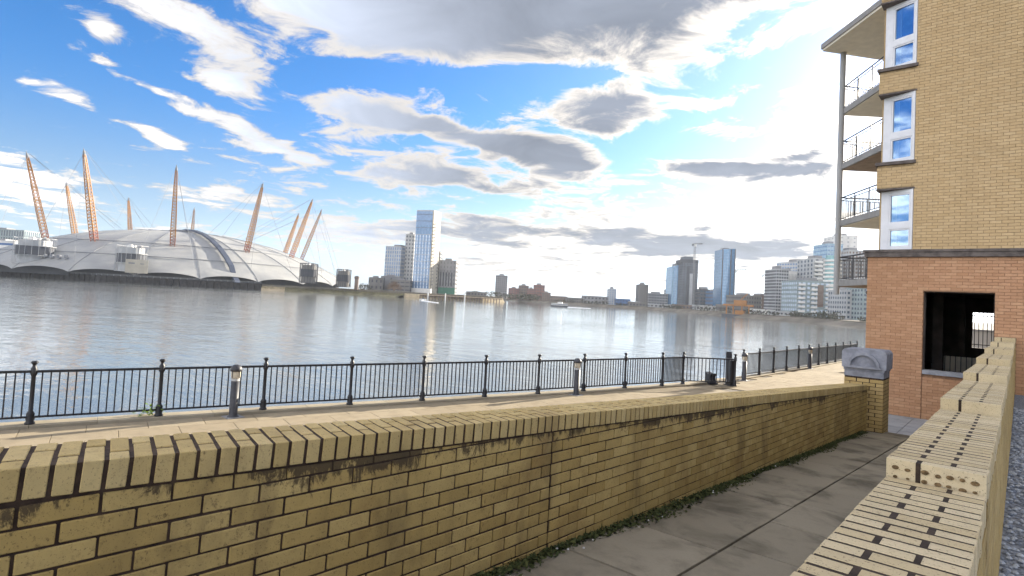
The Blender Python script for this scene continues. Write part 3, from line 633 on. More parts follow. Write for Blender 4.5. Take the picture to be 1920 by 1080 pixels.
# tower cranes
def crane(x,y,h,jib,rot,lab):
    t=thing('tower_crane',lab,'crane',(x,y,.3),rot,'tower cranes on the right bank')
    def lattice(mb,a,b,wd,n):
        a=Vector(a);b=Vector(b);d=(b-a).normalized();u=d.orthogonal().normalized();v=d.cross(u); C=[u*wd+v*wd,u*wd-v*wd,-u*wd-v*wd,-u*wd+v*wd]
        for k in range(n):
            p=a.lerp(b,k/n); q=a.lerp(b,(k+1)/n)
            for i in range(4): mb.tube(p+C[i],q+C[i],.12,3,caps=False); mb.tube(p+C[i],q+C[(i+1)%4],.08,3,caps=False)
    mb=MB(); lattice(mb,(0,0,0),(0,0,h),.6,int(h/2)); mb.build('mast',F_GREY,t)
    mb=MB(); lattice(mb,(-jib*.35,0,h),(jib,0,h+1),.4,int(jib/1.5)); mb.build('jib',F_GREY,t)
    mb=MB(); mb.box(-.9,.9,-1.2,-.3,h-2,h-.2); mb.build('cab',F_WHITE,t); mb=MB(); mb.box(-jib*.35,-jib*.25,-.7,.7,h-1.8,h-.2); mb.build('counterweight',F_DARK,t)
crane(-216,489,57,7,.9,'tower crane rising behind the grey concrete tower'); crane(-177,481,34,9,.6,'tower crane just right of the tall blue tower'); crane(-145,457,29,8,.3,'tower crane left of the gridded white tower')

# ---------------------------------------------------------------- far vegetation, jetty, boats
def leaves(mb,c,rx,ry,rz,n,s,flat=.0):
    for _ in range(n):
        while True:
            p=np.random.uniform(-1,1,3)
            if .15<(p**2).sum()<1: break
        q=np.array(c)+p*np.array([rx,ry,rz]); a=np.random.normal(size=3); a/=np.linalg.norm(a); b=np.cross(a,np.random.normal(size=3)); b/=np.linalg.norm(b)+1e-6
        k=s*random.uniform(.6,1.3); mb.add([q-a*k-b*k*.6,q+a*k-b*k*.6,q+a*k*.8+b*k*.7,q-a*k*.6+b*k*.6],[(0,1,2,3)])
mb=MB()
for (x,y,r,h,n) in [(-395,400,9,3.2,420),(-380,410,10,3.6,420),(-372,430,9,2.8,360),(-360,435,9,3.4,420),(-345,428,8,3.0,360),(-400,452,6,2.5,120),(-430,300,6,3,150),(-438,306,8,4,200)]: leaves(mb,(x,y,2+h*.5),r,r,h,n,.5)
for k in range(60):
    u=random.random(); i=int(u*12); a=Vector(RSH[2+i]); b=Vector(RSH[3+i]); p=a.lerp(b,random.random()); n=p.normalized()*random.uniform(6,16); h=random.uniform(1.0,2.6)
    leaves(mb,(p.x+n.x,p.y+n.y,.3+h*.7),random.uniform(2,5),random.uniform(2,4),h,60,.38)
o=stuff(mb.build('far_shore_trees',TREE)); o['label']='dark trees and bushes massed along the far shores'; o['category']='trees'
t=thing('bare_bush','big brown leafless bush at the foot of the glazed tower','bush',(-404,312,2.2)); mb=MB(); st=MB()
for k in range(9):
    a=random.uniform(0,6.28); p=Vector((0,0,0)); q=Vector((math.cos(a)*2.5,math.sin(a)*2.5,4.5)); st.tube(p,q,.22,4,r2=.1)
for k in range(900):
    a=random.uniform(0,6.28); e=random.uniform(.1,1.5); rr=random.uniform(.5,1); c=Vector((math.cos(a)*math.cos(e)*6.5*rr,math.sin(a)*math.cos(e)*6.5*rr,1+math.sin(e)*6.5*rr)); mb.tube(c,c+c.normalized()*random.uniform(.8,1.8)+Vector((jit(.5),jit(.5),jit(.4))),.05,3,caps=False)
st.build('stem',TWIG,t); stuff(mb.build('twigs',TWIG,t))
mb=MB()
for k in range(2500):
    i=random.randrange(len(LSH2)-1); a=Vector(LSH2[i]); b=Vector(LSH2[i+1]); p=a.lerp(b,random.random()); n=-p.normalized(); off=random.uniform(-4,6); p=p+n*off; z=2.2-(off+5)/15*4.3; z=max(z,WZ)
    h=random.uniform(.4,1.3); d=Vector((jit(.4),jit(.4))); mb.add([(p.x-.25,p.y,z),(p.x+.25,p.y,z),(p.x+d.x,p.y+d.y,z+h)],[(0,1,2)])
o=stuff(mb.build('reeds',REED)); o['label']='yellow green reeds on the bank right of the dome'; o['category']='reeds'
# jetty
t=thing('timber_jetty','old timber jetty with white posts right of the glazed tower','jetty',(-335,325,WZ)); JO=Vector((-335,325,WZ))
pts=[Vector((-352,297,0)),Vector((-338,316,0)),Vector((-325,338,0)),Vector((-316,352,0))]
for a,b in zip(pts[:-1],pts[1:]):
    d=(b-a); n=int(d.length/2.2); dd=d.normalized(); nn=Vector((dd.y,-dd.x,0))
    mb=MB(); A=a-JO;B=b-JO; mb.prism([((A+nn*2).x,(A+nn*2).y),((B+nn*2).x,(B+nn*2).y),((B-nn*2).x,(B-nn*2).y),((A-nn*2).x,(A-nn*2).y)],2.3,2.8); mb.build('deck',F_BROWN,t)
    for i in range(n):
        p=a+d*(i/n)+nn*2-JO; mb=MB(); mb.box(p.x-.25,p.x+.25,p.y-.25,p.y+.25,-1,2.3); mb.build('pile',F_BROWN,t)
for (x,y,h,r) in ((-346,300,5,.6),(-336,309,5,.45),(-328,322,6,.5)):
    p=Vector((x,y,0))-JO; mb=MB(); mb.lathe([(r,-1),(r,h*.8),(r*.7,h*.85),(r*.7,h)],10,(p.x,p.y,0)); mb.build('white_post',F_WHITE,t)
block('boat_shed','pale long shed roof behind the timber jetty','building',-345,352,16,8,5,.95,F_CONC,F_DARK,1,6,2.2,.5,.4,plant=False)
# boats
t=thing('river_ferry','white and black river ferry under way in mid river','boat',(-232,316,WZ),.35)
hull=[(-5.6,-1.6),(3.5,-1.6),(6.2,0),(3.5,1.6),(-5.6,1.6)]
mb=MB(); mb.prism(hull,-.2,1.0); mb.build('hull',F_DARK,t); mb=MB(); mb.prism([(p[0]*.92,p[1]*.9) for p in hull],1.0,2.2); mb.build('cabin',F_WHITE,t)
mb=MB(); mb.prism([(p[0]*.925,p[1]*.93) for p in hull],1.35,1.85); mb.build('window_strip',F_WIN,t); mb=MB(); mb.box(-1,2,-1,1,2.2,3.2); mb.build('wheelhouse',F_WHITE,t); mb=MB(); mb.tube((.4,0,3.2),(.2,0,4.6),.06,4); mb.build('mast',F_GREY,t)
t=thing('speedboat','small white speedboat trailing foam below the glazed tower','boat',(-281,240,WZ),-2.3)
mb=MB(); mb.prism([(-2,-.8),(1,-.8),(2.4,0),(1,.8),(-2,.8)],-.1,.7); mb.build('hull',F_WHITE,t); mb=MB(); mb.prism([(-.8,-.6),(.4,-.6),(.7,0),(.4,.6),(-.8,.6)],.7,1.3); mb.build('windscreen',F_WIN,t)
def wake(pts,wd,name,lab):
    mb=MB()
    for k in range(900):
        u=random.random(); i=min(int(u*(len(pts)-1)),len(pts)-2); p=Vector(pts[i]).lerp(Vector(pts[i+1]),u*(len(pts)-1)-i); r=random.uniform(.1,.5); j=random.gauss(0,wd*(.3+u))
        mb.lathe([(r,0),(r*.7,r*.35),(.02,r*.5)],5,(p.x+j*.6,p.y-j*.8,WZ-.02))
    o=stuff(mb.build(name,FOAM)); o['label']=lab; o['category']='foam'
wake([(-280,239,0),(-255,217,0),(-214,192,0)],.5,'speedboat_wake','white foam wake trailing behind the speedboat')
wake([(-227,318,0),(-212,323,0)],.5,'ferry_wake','white foam wake behind the river ferry')

# ---------------------------------------------------------------- promenade
POSTS=[(-14.0,-3.2),(-13.55,-1.4),(-13.07,.45),(-12.60,2.30),(-12.16,4.12),(-11.70,5.90),(-11.22,7.64),(-10.74,9.32),(-10.29,11.0),(-9.84,12.62),(-9.43,14.2),(-9.05,15.86),(-8.65,17.5),(-8.42,18.54)]
FARP=[(-7.92,22.7),(-7.84,24.24),(-7.79,25.85),(-7.75,27.5),(-7.71,29.2),(-7.66,30.75),(-7.62,32.35),(-7.58,33.9),(-7.54,35.5),(-7.50,37.1),(-7.46,38.7),(-7.42,40.3)]
EDGE=[(p[0]-.28,p[1]) for p in POSTS]+[(-8.35,20.6)]+[(p[0]-.28,p[1]) for p in FARP]+[(-7.6,46),(2,52)]
EDGE[0]=(-16.2,-12)
mb=MB(); mb.prism(EDGE+[(12,52),(12,14.3),(-2.75,14.3),(-2.75,-12)],-.30,-.022)
PR=struct(mb.build('promenade',JOINT))
# paving slabs, laid parallel to the railing
ang=math.atan2(3.95,15.2); du=Vector((math.sin(ang),math.cos(ang),0)); dv=Vector((math.cos(ang),-math.sin(ang),0)); B0=Vector((-12.60,2.30,0))
rot=Matrix((dv,du,Vector((0,0,1)))).transposed()
items=[]; row=0; v=.22
while v<9:
    wv_=.6; uu=-9+(row%2)*.45
    while uu<17.2:
        c=B0+du*(uu+.445)+dv*(v+wv_/2)
        if c.x<-3.2 and c.y<19 and (c.y<15.2 or c.x<-3.1): items.append((c+Vector((0,0,-.0225+jit(.0015))),(wv_-.008,.882,.045),rot))
        uu+=.89
    v+=wv_; row+=1
yy=17.6
k=0
while yy<46:
    xx=-7.75+(k%2)*.3
    while xx<-3.3:
        c=Vector((xx+.3,yy+.45,-.0225+jit(.0015)))
        rel=c-B0
        if not (rel.dot(du)<17.65 and rel.dot(dv)<9.1 and c.y<19.2): items.append((c,(.592,.882,.045),I3))
        xx+=.6
    yy+=.89; k+=1
lay(PR,'paving_slab',items,PAVE,300,'paving_beyond',b=.003)
# kerb stones under the railings and river wall below
items=[]
def along(pts,step):
    out=[]
    for a,b in zip(pts[:-1],pts[1:]):
        a=Vector(a+(0,));b=Vector(b+(0,)); n=max(1,round((b-a).length/step))
        for i in range(n): out.append((a.lerp(b,i/n),a.lerp(b,(i+1)/n)))
    return out
for a,b in along(POSTS+[(-8.2,20.6)]+FARP,.9):
    d=(b-a); y=d.normalized(); x=Vector((y.y,-y.x,0)); items.append(((a+b)/2-x*.05+Vector((0,0,.0)),(.42,d.length-.006,.07),Matrix((x,y,Vector((0,0,1)))).transposed()))
RW=thing('river_wall','pale stone kerb and concrete river wall under the black railings','river wall',(-11,8,0)); RO=Vector((-11,8,0))
lay(RW,'kerb_stone',items,KERB,300,origin=RO)
mb=MB()
for a,b in zip(EDGE[:-1],EDGE[1:]):
    a=Vector(a);b=Vector(b); d=(b-a).normalized(); n=Vector((d.y,-d.x)); n=-n if n.x>0 else n
    mb.prism([(a.x+n.x*.02-RO.x,a.y+n.y*.02-RO.y),(b.x+n.x*.02-RO.x,b.y+n.y*.02-RO.y),(b.x-n.x*.25-RO.x,b.y-n.y*.25-RO.y),(a.x-n.x*.25-RO.x,a.y-n.y*.25-RO.y)],-4,-.04)
mb.build('wall_face',RIVW,RW)

# ---------------------------------------------------------------- railings
PM=MB().lathe([(.075,0),(.075,.02),(.055,.05),(.068,.09),(.050,.12),(.062,.16),(.052,.19),(.034,.22),(.032,.80),(.045,.83),(.055,.86),(.042,.89),(.052,.93),(.034,.955),(.026,.985),(.030,1.0),(.055,1.03),(.055,1.045),(.03,1.06)],10).mesh('post',BLACK,True)
BARM=MB().box(-.0105,.0105,-.0105,.0105,0,.735).mesh('bar',BLACK)
def railing(name,lab,pts,nb,org):
    t=thing(name,lab,'railing',org); O=Vector(org)
    for p in (pts if len(pts)>2 else pts[1:]): put('post',PM,t,Vector((p[0],p[1],.035))-O)
    for a,b in zip(pts[:-1],pts[1:]):
        a=Vector((a[0],a[1],0))-O; b=Vector((b[0],b[1],0))-O; d=b-a; rz=math.atan2(d.y,d.x); ln=d.length
        for nm,z0,z1,wd in (('top_rail',.895,.935,.028),('bottom_rail',.135,.165,.022)):
            m=MB().box(.03,ln-.03,-wd,wd,z0,z1); put(nm,m.mesh(nm,BLACK),t,a,rz)
        for k in range(1,nb+1): put('bar',BARM,t,a+d*(k/(nb+1))+Vector((0,0,.162)),rz)
    return t
railing('railing','long black railing along the promenade edge, left of the gate panel',POSTS,15,(-11,8,0))
railing('railing','short black railing panel angled back from the end of the long railing',[(-8.42,18.54),(-7.22,19.91)],13,(-7.8,19.2,0))
railing('railing','black railing receding past the stone capped pier towards the building',FARP,12,(-7.7,31,0))
# bollard lamps
def bollard(x,y,lab):
    t=thing('bollard_lamp',lab,'lamp',(x,y,0),0,'bollard lamps along the promenade')
    mb=MB(); mb.lathe([(.11,0),(.11,.012),(.085,.03),(.078,.05),(.078,.70)],14); mb.build('shaft',DMET,t,smooth=True)
    mb=MB(); mb.lathe([(.0785,.70),(.0785,.745)],14); mb.build('pale_collar',F_LGREY,t)
    mb=MB(); mb.lathe([(.07,.745),(.085,.77),(.085,.90),(.075,.92)],14); mb.build('lens',F_CREAM,t,smooth=True)
    mb=MB(); mb.lathe([(.108,.885),(.112,.92),(.10,.965),(.06,1.0),(.02,1.012)],14); mb.build('cap',DMET,t,smooth=True)
    for k in range(4): a=k*math.pi/2+.4; mb=MB(); mb.tube((.09*math.cos(a),.09*math.sin(a),.76),(.09*math.cos(a),.09*math.sin(a),.90),.007,5); mb.build('lens_guard',DMET,t)
    mb=MB(); mb.box(-.16,.16,-.16,.16,0,.012); mb.build('base_plate',F_GREY,t)
bollard(-11.48,5.2,'black bollard lamp in front of the left part of the long railing')
bollard(-9.25,13.58,'black bollard lamp in front of the middle of the long railing')
bollard(-7.65,22.03,'black bollard lamp at the start of the receding railing')
bollard(-7.45,30.1,'black bollard lamp halfway along the receding railing')
# gate post plate and mooring bollard
t=thing('equipment_cabinet','tall dark steel cabinet with pointed top behind the angled railing panel','cabinet',(-7.45,20.15,0),R(-50))
mb=MB(); mb.yprism([(-.24,.02),(.20,.02),(.20,.86),(-.16,.92),(-.22,1.12),(-.27,1.08)],-.09,.09); mb.build('casing',BLACK,t)
mb=MB(); mb.yprism([(-.15,.1),(-.05,.24),(.05,.1)],-.094,-.09); mb.build('vent',F_LGREY,t)
mb=MB(); mb.box(-.28,.24,-.13,.13,0,.02); mb.build('foot',DMET,t)
t=thing('mooring_bollard','squat dark mooring bollard behind the angled railing panel','bollard',(-8.05,19.95,0),R(-40))
mb=MB(); mb.prism([(-.24,-.14),(.24,-.14),(.24,.14),(-.24,.14)],0,.05); mb.build('base',BLACK,t)
mb=MB(); mb.yprism([(-.20,.05),(.18,.05),(.13,.24),(.20,.36),(.06,.34),(-.02,.30),(-.20,.38),(-.22,.33)],-.1,.1); mb.build('horn',BLACK,t)
# weed at a railing post
t=thing('weed','small yellow green weed growing through the railing near the left bollard lamp','weed',(-12.28,4.0,0.02)); mb=MB()
for k in range(46):
    a=random.uniform(0,6.28); r=random.uniform(.02,.22); h=random.uniform(.03,.24); c=Vector((r*math.cos(a),r*math.sin(a),h)); u=Vector((math.cos(a),math.sin(a),jit(.6))).normalized()*.055; s=Vector((-u.y,u.x,0))*.5
    mb.add([c,c+u+s,c+u*2,c+u-s],[(0,1,2,3)])
stuff(mb.build('leaf_cluster',WEED,t)); mb=MB()
for k in range(7): a=k*.9; mb.tube((0,0,0),(.12*math.cos(a),.12*math.sin(a),.18),.004,4)
mb.build('stem',WEED,t)

# ---------------------------------------------------------------- left wall with sloping brick-on-edge coping
LX=-2.366; CS=-.0253; KS=-.0584
def zrow(y,r): return 1.829+CS*(y-.419)-.075*r
def zcop(y): return 1.8830+KS*(y-.37)           # underside of coping
def zramp(y): return .912-.0604*(y-3.21)
LW=thing('brick_wall','long buff brick wall sloping down beside the ramp with brick on edge coping','wall',(LX,6,.6)); LO=Vector((LX,6,.6))
rs=Matrix.Rotation(math.atan(CS),3,'X'); rk=Matrix.Rotation(math.atan(KS),3,'X')
SEG=[(-.75,3.213),(3.227,6.893),(6.907,10.51),(10.524,13.95)]
items=[]; clipped=[]
for r in range(-2,18):
    for k in range(-6,62):
        ya=.419+.225*k+(.1125 if r%2 else 0)+.005+jit(.0012); yb=ya+.215+jit(.0015)
        for s0,s1 in SEG:
            a,b=max(ya,s0),min(yb,s1)
            if b-a<.02: continue
            m=(a+b)/2
            if zrow(m,r)+.04<zramp(m)-.05: continue
            top=[zrow(y,r)+.0325 for y in (a,b)]; bot=[zrow(y,r)-.0325 for y in (a,b)]; cut=[zcop(y)-.010 for y in (a,b)]
            if cut[0]<=bot[0]+.004 and cut[1]<=bot[1]+.004: continue
            pr=jit(.0012)
            if top[0]<=cut[0] and top[1]<=cut[1]:
                items.append((Vector((LX-.05125+pr*1.6,m,zrow(m,r)+jit(.0012))),(.1025,b-a,.065+jit(.0015)),rs@Matrix.Rotation(jit(.006),3,'X')@Matrix.Rotation(jit(.006),3,'Z')))
            else:
                t_=[max(min(top[i],cut[i]),bot[i]+.0015) for i in (0,1)]
                clipped.append((a,b,bot,t_,pr))
lay(LW,'brick',items,BUFF,300-len(clipped) if len(clipped)<120 else 200,'bricks_beyond',LO)
clipped.sort()
for i,(a,b,bo,tp,pr) in enumerate(clipped):
    mb=MB(); x0,x1=-.1025+pr,pr
    mb.add([(x0,a-LO.y,bo[0]-LO.z),(x1,a-LO.y,bo[0]-LO.z),(x1,b-LO.y,bo[1]-LO.z),(x0,b-LO.y,bo[1]-LO.z),(x0,a-LO.y,tp[0]-LO.z),(x1,a-LO.y,tp[0]-LO.z),(x1,b-LO.y,tp[1]-LO.z),(x0,b-LO.y,tp[1]-LO.z)],[(0,3,2,1),(4,5,6,7),(0,1,5,4),(1,2,6,5),(2,3,7,6),(3,0,4,7)])
    mb.build('cut_brick',BUFF,LW)
mb=MB(); ys=[-.8,3.22,6.9,10.517,13.95]
for a,b in zip(ys[:-1],ys[1:]):
    mb.add([(x-LO.x,y-LO.y,z-LO.z) for x in (LX-.31,LX-.0065) for (y,z) in ((a+.005,-.2),(b-.005,-.2),(b-.005,zcop(b)-.003),(a+.005,zcop(a)-.003))],[(0,1,2,3),(4,7,6,5),(0,4,5,1),(1,5,6,2),(2,6,7,3),(3,7,4,0)])
mb.build('mortar_core',MORT,LW)
SKEW=-.268       # the coping bricks are laid askew to the wall
items=[]; n=0; y=-.85
while y<13.82:
    j0=any(abs(y+.0375-q)<.03 for q in (3.22,6.9,10.517))
    m=y+.0325; zc_=zcop(m)+.05125
    for (xa,xb) in (((-.306,-.104),(-.091,.006)) if n%2==0 else ((-.306,-.206),(-.193,.006))):
        items.append((Vector((LX+(xa+xb)/2+jit(.0015),m+SKEW*(xa+xb)/2+jit(.0015),zc_+jit(.0009))),(xb-xa,.0600+jit(.002),.1025),rk@Matrix.Rotation(jit(.012),3,'Z')@Matrix.Rotation(jit(.006),3,'X')))
    y+=.0752; n+=1
lay(LW,'coping_brick',items,BUFFC,300,'coping_beyond',LO,sh=SKEW)
mb=MB(); mb.add([(LX+x-LO.x,y-LO.y,zcop(y)+d-LO.z) for x in (-.300,-.002) for (y,d) in ((-.74,-.004),(13.92,-.004),(13.92,.1010),(-.74,.1010))],[(0,1,2,3),(4,7,6,5),(0,4,5,1),(1,5,6,2),(2,6,7,3),(3,7,4,0)])
mb.build('coping_mortar',MORT,LW)

# stone capped pier closing the wall
PX0,PX1,PY0,PY1=-2.79,-2.085,13.965,14.665
PI=thing('stone_capped_pier','buff brick pier with arched grey stone cap at the end of the sloping wall','pier',((PX0+PX1)/2,(PY0+PY1)/2,.1)); PO=Vector(((PX0+PX1)/2,(PY0+PY1)/2,.1))
items=[]
for r in range(17):
    z=.12+.075*r+.0325
    if z>1.33: break
    o_=(r%2)*.1125
    for (xa,xb) in ([(PX0,PX0+.215),(PX0+.235,PX0+.45),(PX0+.465,PX1)] if r%2 else [(PX0,PX0+.1),(PX0+.113,PX0+.33),(PX0+.345,PX0+.56),(PX0+.575,PX1)]):
        items.append((Vector(((xa+xb)/2,PY0+.05,z)),(xb-xa-.002,.1,.065),I3)); items.append((Vector(((xa+xb)/2,PY1-.05,z)),(xb-xa-.002,.1,.065),I3))
    for xs in (PX1-.05,PX0+.05):
        for (ya,yb) in ([(PY0+.105,PY0+.33),(PY0+.345,PY1-.105)] if r%2 else [(PY0+.105,PY0+.22),(PY0+.235,PY0+.45),(PY0+.465,PY1-.105)]): items.append((Vector((xs,(ya+yb)/2,z)),(.1,yb-ya,.065),I3))
lay(PI,'brick',items,BUFFP,300,origin=PO)
mb=MB(); mb.box(PX0+.006-PO.x,PX1-.006-PO.x,PY0+.006-PO.y,PY1-.006-PO.y,-.05,1.24); mb.build('mortar_core',MORT,PI)
cap=MB(); hw=(PX1-PX0)/2
cap.box(-hw-.0,hw+.0,-.35,.35,1.245,1.37); cap.box(-hw-.015,hw+.015,-.365,.365,1.372,1.42)
cap.build('cap_plinth',STONE,PI)
prof=[(-hw-.045,1.42),(hw+.045,1.42),(hw+.05,1.72)]+[(hw+.05-.09*(1-math.cos(a)),1.72+.09*math.sin(a)) for a in [R(k) for k in range(15,91,15)]]+[(-hw-.05+.09*(1-math.cos(a)),1.72+.09*math.sin(a)) for a in [R(k) for k in range(90,14,-15)]]+[(-hw-.05,1.72)]
mb=MB(); mb.yprism(prof,-.375,.375); capo=mb.build('stone_cap',STONE,PI)
arc=[(.29*math.cos(R(a)),1.455+.29*math.sin(R(a))) for a in range(0,181,12)]; arc2=[(.235*math.cos(R(a)),1.455+.235*math.sin(R(a))) for a in range(180,-1,-12)]
mb=MB()
ring=arc+arc2; nn=len(arc)
vs=[(p[0],-.43,p[1]) for p in arc]+[(p[0],-.43,p[1]) for p in arc2[::-1]]+[(p[0],-.374,p[1]) for p in arc]+[(p[0],-.374,p[1]) for p in arc2[::-1]]
fs=[]
for i in range(nn-1):
    fs+=[(i,nn+i,nn+i+1,i+1),(i,i+1,2*nn+i+1,2*nn+i),(nn+i,3*nn+i,3*nn+i+1,nn+i+1)]
mb.add(vs,fs); mb.build('arch_moulding',STONE,capo)
mb=MB(); mb.box(-.32,.32,-.43,-.374,1.425,1.458); mb.build('arch_base',STONE,capo)

# ---------------------------------------------------------------- ramp, landing and moss
mb=MB(); mb.add([(-2.5,-2,zramp(-2)-.03),(-.3,-2,zramp(-2)-.03),(-.3,14.2,zramp(14.2)-.03),(-2.5,14.2,zramp(14.2)-.03)],[(0,1,2,3)])
RP=struct(mb.build('ramp',JOINT)); rr_=Matrix.Rotation(math.atan(-.0604),3,'X')
items=[]
y=-1.2
while y<13.6:
    ln=.92; m=y+ln/2; items.append((Vector((-1.995,m,zramp(m)-.03+jit(.003))),(.715,ln-.016,.06),rr_@Matrix.Rotation(jit(.004),3,'Y'))); y+=ln
y=-1.0
while y<13.6:
    ln=.92 if True else .6; m=y+ln/2
    items.append((Vector((-1.175,m,zramp(m)-.03+jit(.002))),(.892,ln-.014,.06),rr_)); items.append((Vector((-.52,m+.3,zramp(m+.3)-.03)),(.392,ln-.014,.06),rr_)); y+=ln
lay(RP,'ramp_slab',items,RAMPM,300)
mb=MB(); mb.prism([(-2.78,14.2),(12,14.2),(12,17.98),(-3.2,17.98),(-3.2,14.7),(-2.78,14.7)],-.2,.075)
LD=struct(mb.build('landing',JOINT))
items=[]
for i in range(5):
    for j in range(6): items.append((Vector((-2.9+.45+i*.9,14.35+.3+j*.6,.0925)),(.892,.592,.045),I3))
lay(LD,'landing_slab',items,LANDM)
mb=MB(); lit=MB()
for k in range(9000):
    y=random.uniform(.2,13.6); wdt=.10+.07*math.sin(y*2.3)*math.sin(y*.9+1)+.02; x=LX+abs(random.gauss(0,.42))*wdt; x=min(x,LX+.19)
    z=zramp(y)+max(0,.035-abs(x-LX)*.15)*random.random(); s=random.uniform(.008,.022); a=random.uniform(0,6.28); u=Vector((math.cos(a),math.sin(a),jit(.6)))*s; v_=Vector((-math.sin(a),math.cos(a),random.uniform(0,.8)))*s
    c=Vector((x,y,z+.006)); mb.add([c-u,c+v_*.6,c+u,c-v_*.6],[(0,1,2,3)])
    if k%45==0:
        h=random.uniform(.03,.07); mb.add([c,c+Vector((.006,.004,0)),c+Vector((jit(.02),jit(.02),h))],[(0,1,2)])
for k in range(22):
    y=random.uniform(2.2,9); c=Vector((LX+random.uniform(.02,.16),y,zramp(y)+.025)); s=random.uniform(.004,.011); lit.lathe([(s,0),(s*.6,s*.8)],5,c)
o=stuff(mb.build('moss_strip',MOSS)); o['label']='green moss and weeds along the foot of the sloping brick wall'; o['category']='moss'
o=stuff(lit.build('litter_crumbs',LITTER)); o['label']='pale crumbs of litter lying in the moss strip'; o['category']='litter'

# ---------------------------------------------------------------- right stepped wall
RX0,RX1=-.418,-.091; RS=-.0128
STP=[-1.35,.78,2.91,5.04,7.17,9.30,11.43,13.56,15.69,17.95]
RWL=thing('stepped_wall','cream brick wall rising in steps beside the ramp in the right foreground','wall',(-.25,8,1)); WO=Vector((-.25,8,1))
rr2=Matrix.Rotation(math.atan(RS),3,'X'); items=[]
ztop=lambda i,y: 1.978+.075*(i-2)+RS*y      # top of slab that ends at STP[i]
mort=MB(); sides=[]
for i in range(1,len(STP)):
    a,b=STP[i-1],STP[i]; n=int(round((b-a)/.0752)); pit=(b-a)/n
    for k in range(n):
        m=a+(k+.5)*pit; zt=ztop(i,m)-.05125
        for (xa,xb) in (((RX0+jit(.002),RX0+.1),(RX0+.117,RX1+jit(.002))) if k%2==0 else ((RX0+jit(.002),RX0+.208),(RX0+.225,RX1+jit(.002)))):
            items.append((Vector(((xa+xb)/2+jit(.0015),m+jit(.0008),zt+jit(.001))),(xb-xa,pit-.0155+jit(.0015),.1025),rr2@Matrix.Rotation(jit(.006),3,'Z')))
    mort.add([(x-WO.x,y-WO.y,z-WO.z) for x in (RX0+.005,RX1-.005) for (y,z) in ((a+.012,.2),(b-.004,.2),(b-.004,ztop(i,b)-.0012),(a+.012,ztop(i,a)-.0012))],[(0,1,2,3),(4,7,6,5),(0,4,5,1),(1,5,6,2),(2,6,7,3),(3,7,4,0)])
    for r in range(0,14):
        for k in range(int((b-a)/.225)+1):
            ya=a+k*.225+(.1125 if (r+i)%2 else 0); yb=min(ya+.215,b-.005); 
            if yb-ya<.04: continue
            m=(ya+yb)/2; z=ztop(i,m)-.1025-.0475-.075*r
            if z<.55: continue
            sides.append((Vector((RX1-.05,m,z)),(.1,yb-ya,.065),rr2))
lay(RWL,'coping_brick',items,CREAM,300,'coping_beyond',WO,b=.002)
lay(RWL,'side_brick',sides,BUFFP,200,'side_bricks_beyond',WO)
mort.build('mortar_core',plain('grey_mortar',(.042,.029,.021),.95,.35,14,bump=.4),RWL)
# flat discs coloured as shaded, soil-filled holes on the first step's bed faces
yf=STP[2]+.0015; zt=ztop(3,yf)
hole=MB()
hm=MB().add([(.0105*math.cos(2*math.pi*k/12)*1.25,0,.0105*math.sin(2*math.pi*k/12)) for k in range(12)]+[(.0105*math.cos(2*math.pi*k/12)*1.25,.004,.0105*math.sin(2*math.pi*k/12)) for k in range(12)],[tuple(range(12))]+[(k,(k+1)%12,12+(k+1)%12,12+k) for k in range(12)]).mesh('perforation_disc',plain('perforation_shadow_soil',(.15,.10,.05),.95,.5,90))
for k,x in enumerate((-.385,-.345,-.285,-.245,-.205,-.165,-.125)):
    for dz,sc in ((.034,(.95,.8,1.05,.75,1.0,.7,1.1)[k]),(.071,(.6,.5,.8,.9,.7,1.0,.6)[k])):
        o=put('perforation_disc',hm,RWL,Vector((x+jit(.003),STP[2]+.0045,zt-dz+jit(.003)))-WO); o.scale=(sc,1,sc*random.uniform(.75,1.0))
# terrace gravel right of the wall
mb=MB(); mb.prism([(-.12,-4),(12,-4),(12,17.95),(-.12,17.95)],.4,.98); struct(mb.build('gravel_terrace',GRAV))
mb=MB()
for k in range(5200):
    x=random.uniform(-.085,.9)**1.0; y=random.uniform(1.5,15) ; s=random.uniform(.012,.028); c=Vector((x,y,.985+jit(.004)))
    mb.lathe([(s*.7,-s*.3),(s,s*.1),(s*.55,s*.6)],5,c)
o=stuff(mb.build('gravel',GSTONE)); o['label']='grey gravel beside the stepped cream wall at the right edge'; o['category']='gravel'

# ---------------------------------------------------------------- apartment building
FY=18.0
AB=thing('apartment_building','buff and red brick apartment building with corner balconies on the right','building',(0,FY,0)); AO=Vector((0,FY,0))
def courses(x0,x1,z0,z1,y,holes,off=0):
    out=[]; r=0; z=z0+.0325
    while z+.0325<=z1+.002:
        k=-1
        while True:
            a=x0-.1125+(.1125 if r%2 else 0)+k*.225; b=a+.215; k+=1
            if a>x1: break
            a2,b2=max(a,x0),min(b,x1); segs=[(a2,b2)]
            for (hx0,hx1,hz0,hz1) in holes:
                if z+.0325>hz0 and z-.0325<hz1:
                    ns=[]
                    for (p,q_) in segs:
                        if q_<=hx0 or p>=hx1: ns.append((p,q_)); continue
                        if p<hx0: ns.append((p,hx0))
                        if q_>hx1: ns.append((hx1,q_))
                    segs=ns
            for (p,q_) in segs:
                if q_-p>.025: out.append((Vector(((p+q_)/2,y+.05+jit(.0015),z)),(q_-p-.0,.1,.065),I3))
        z+=.075; r+=1
    return out
OPX0,OPX1,OPZ0,OPZ1=-1.87,-.48,1.33,3.30
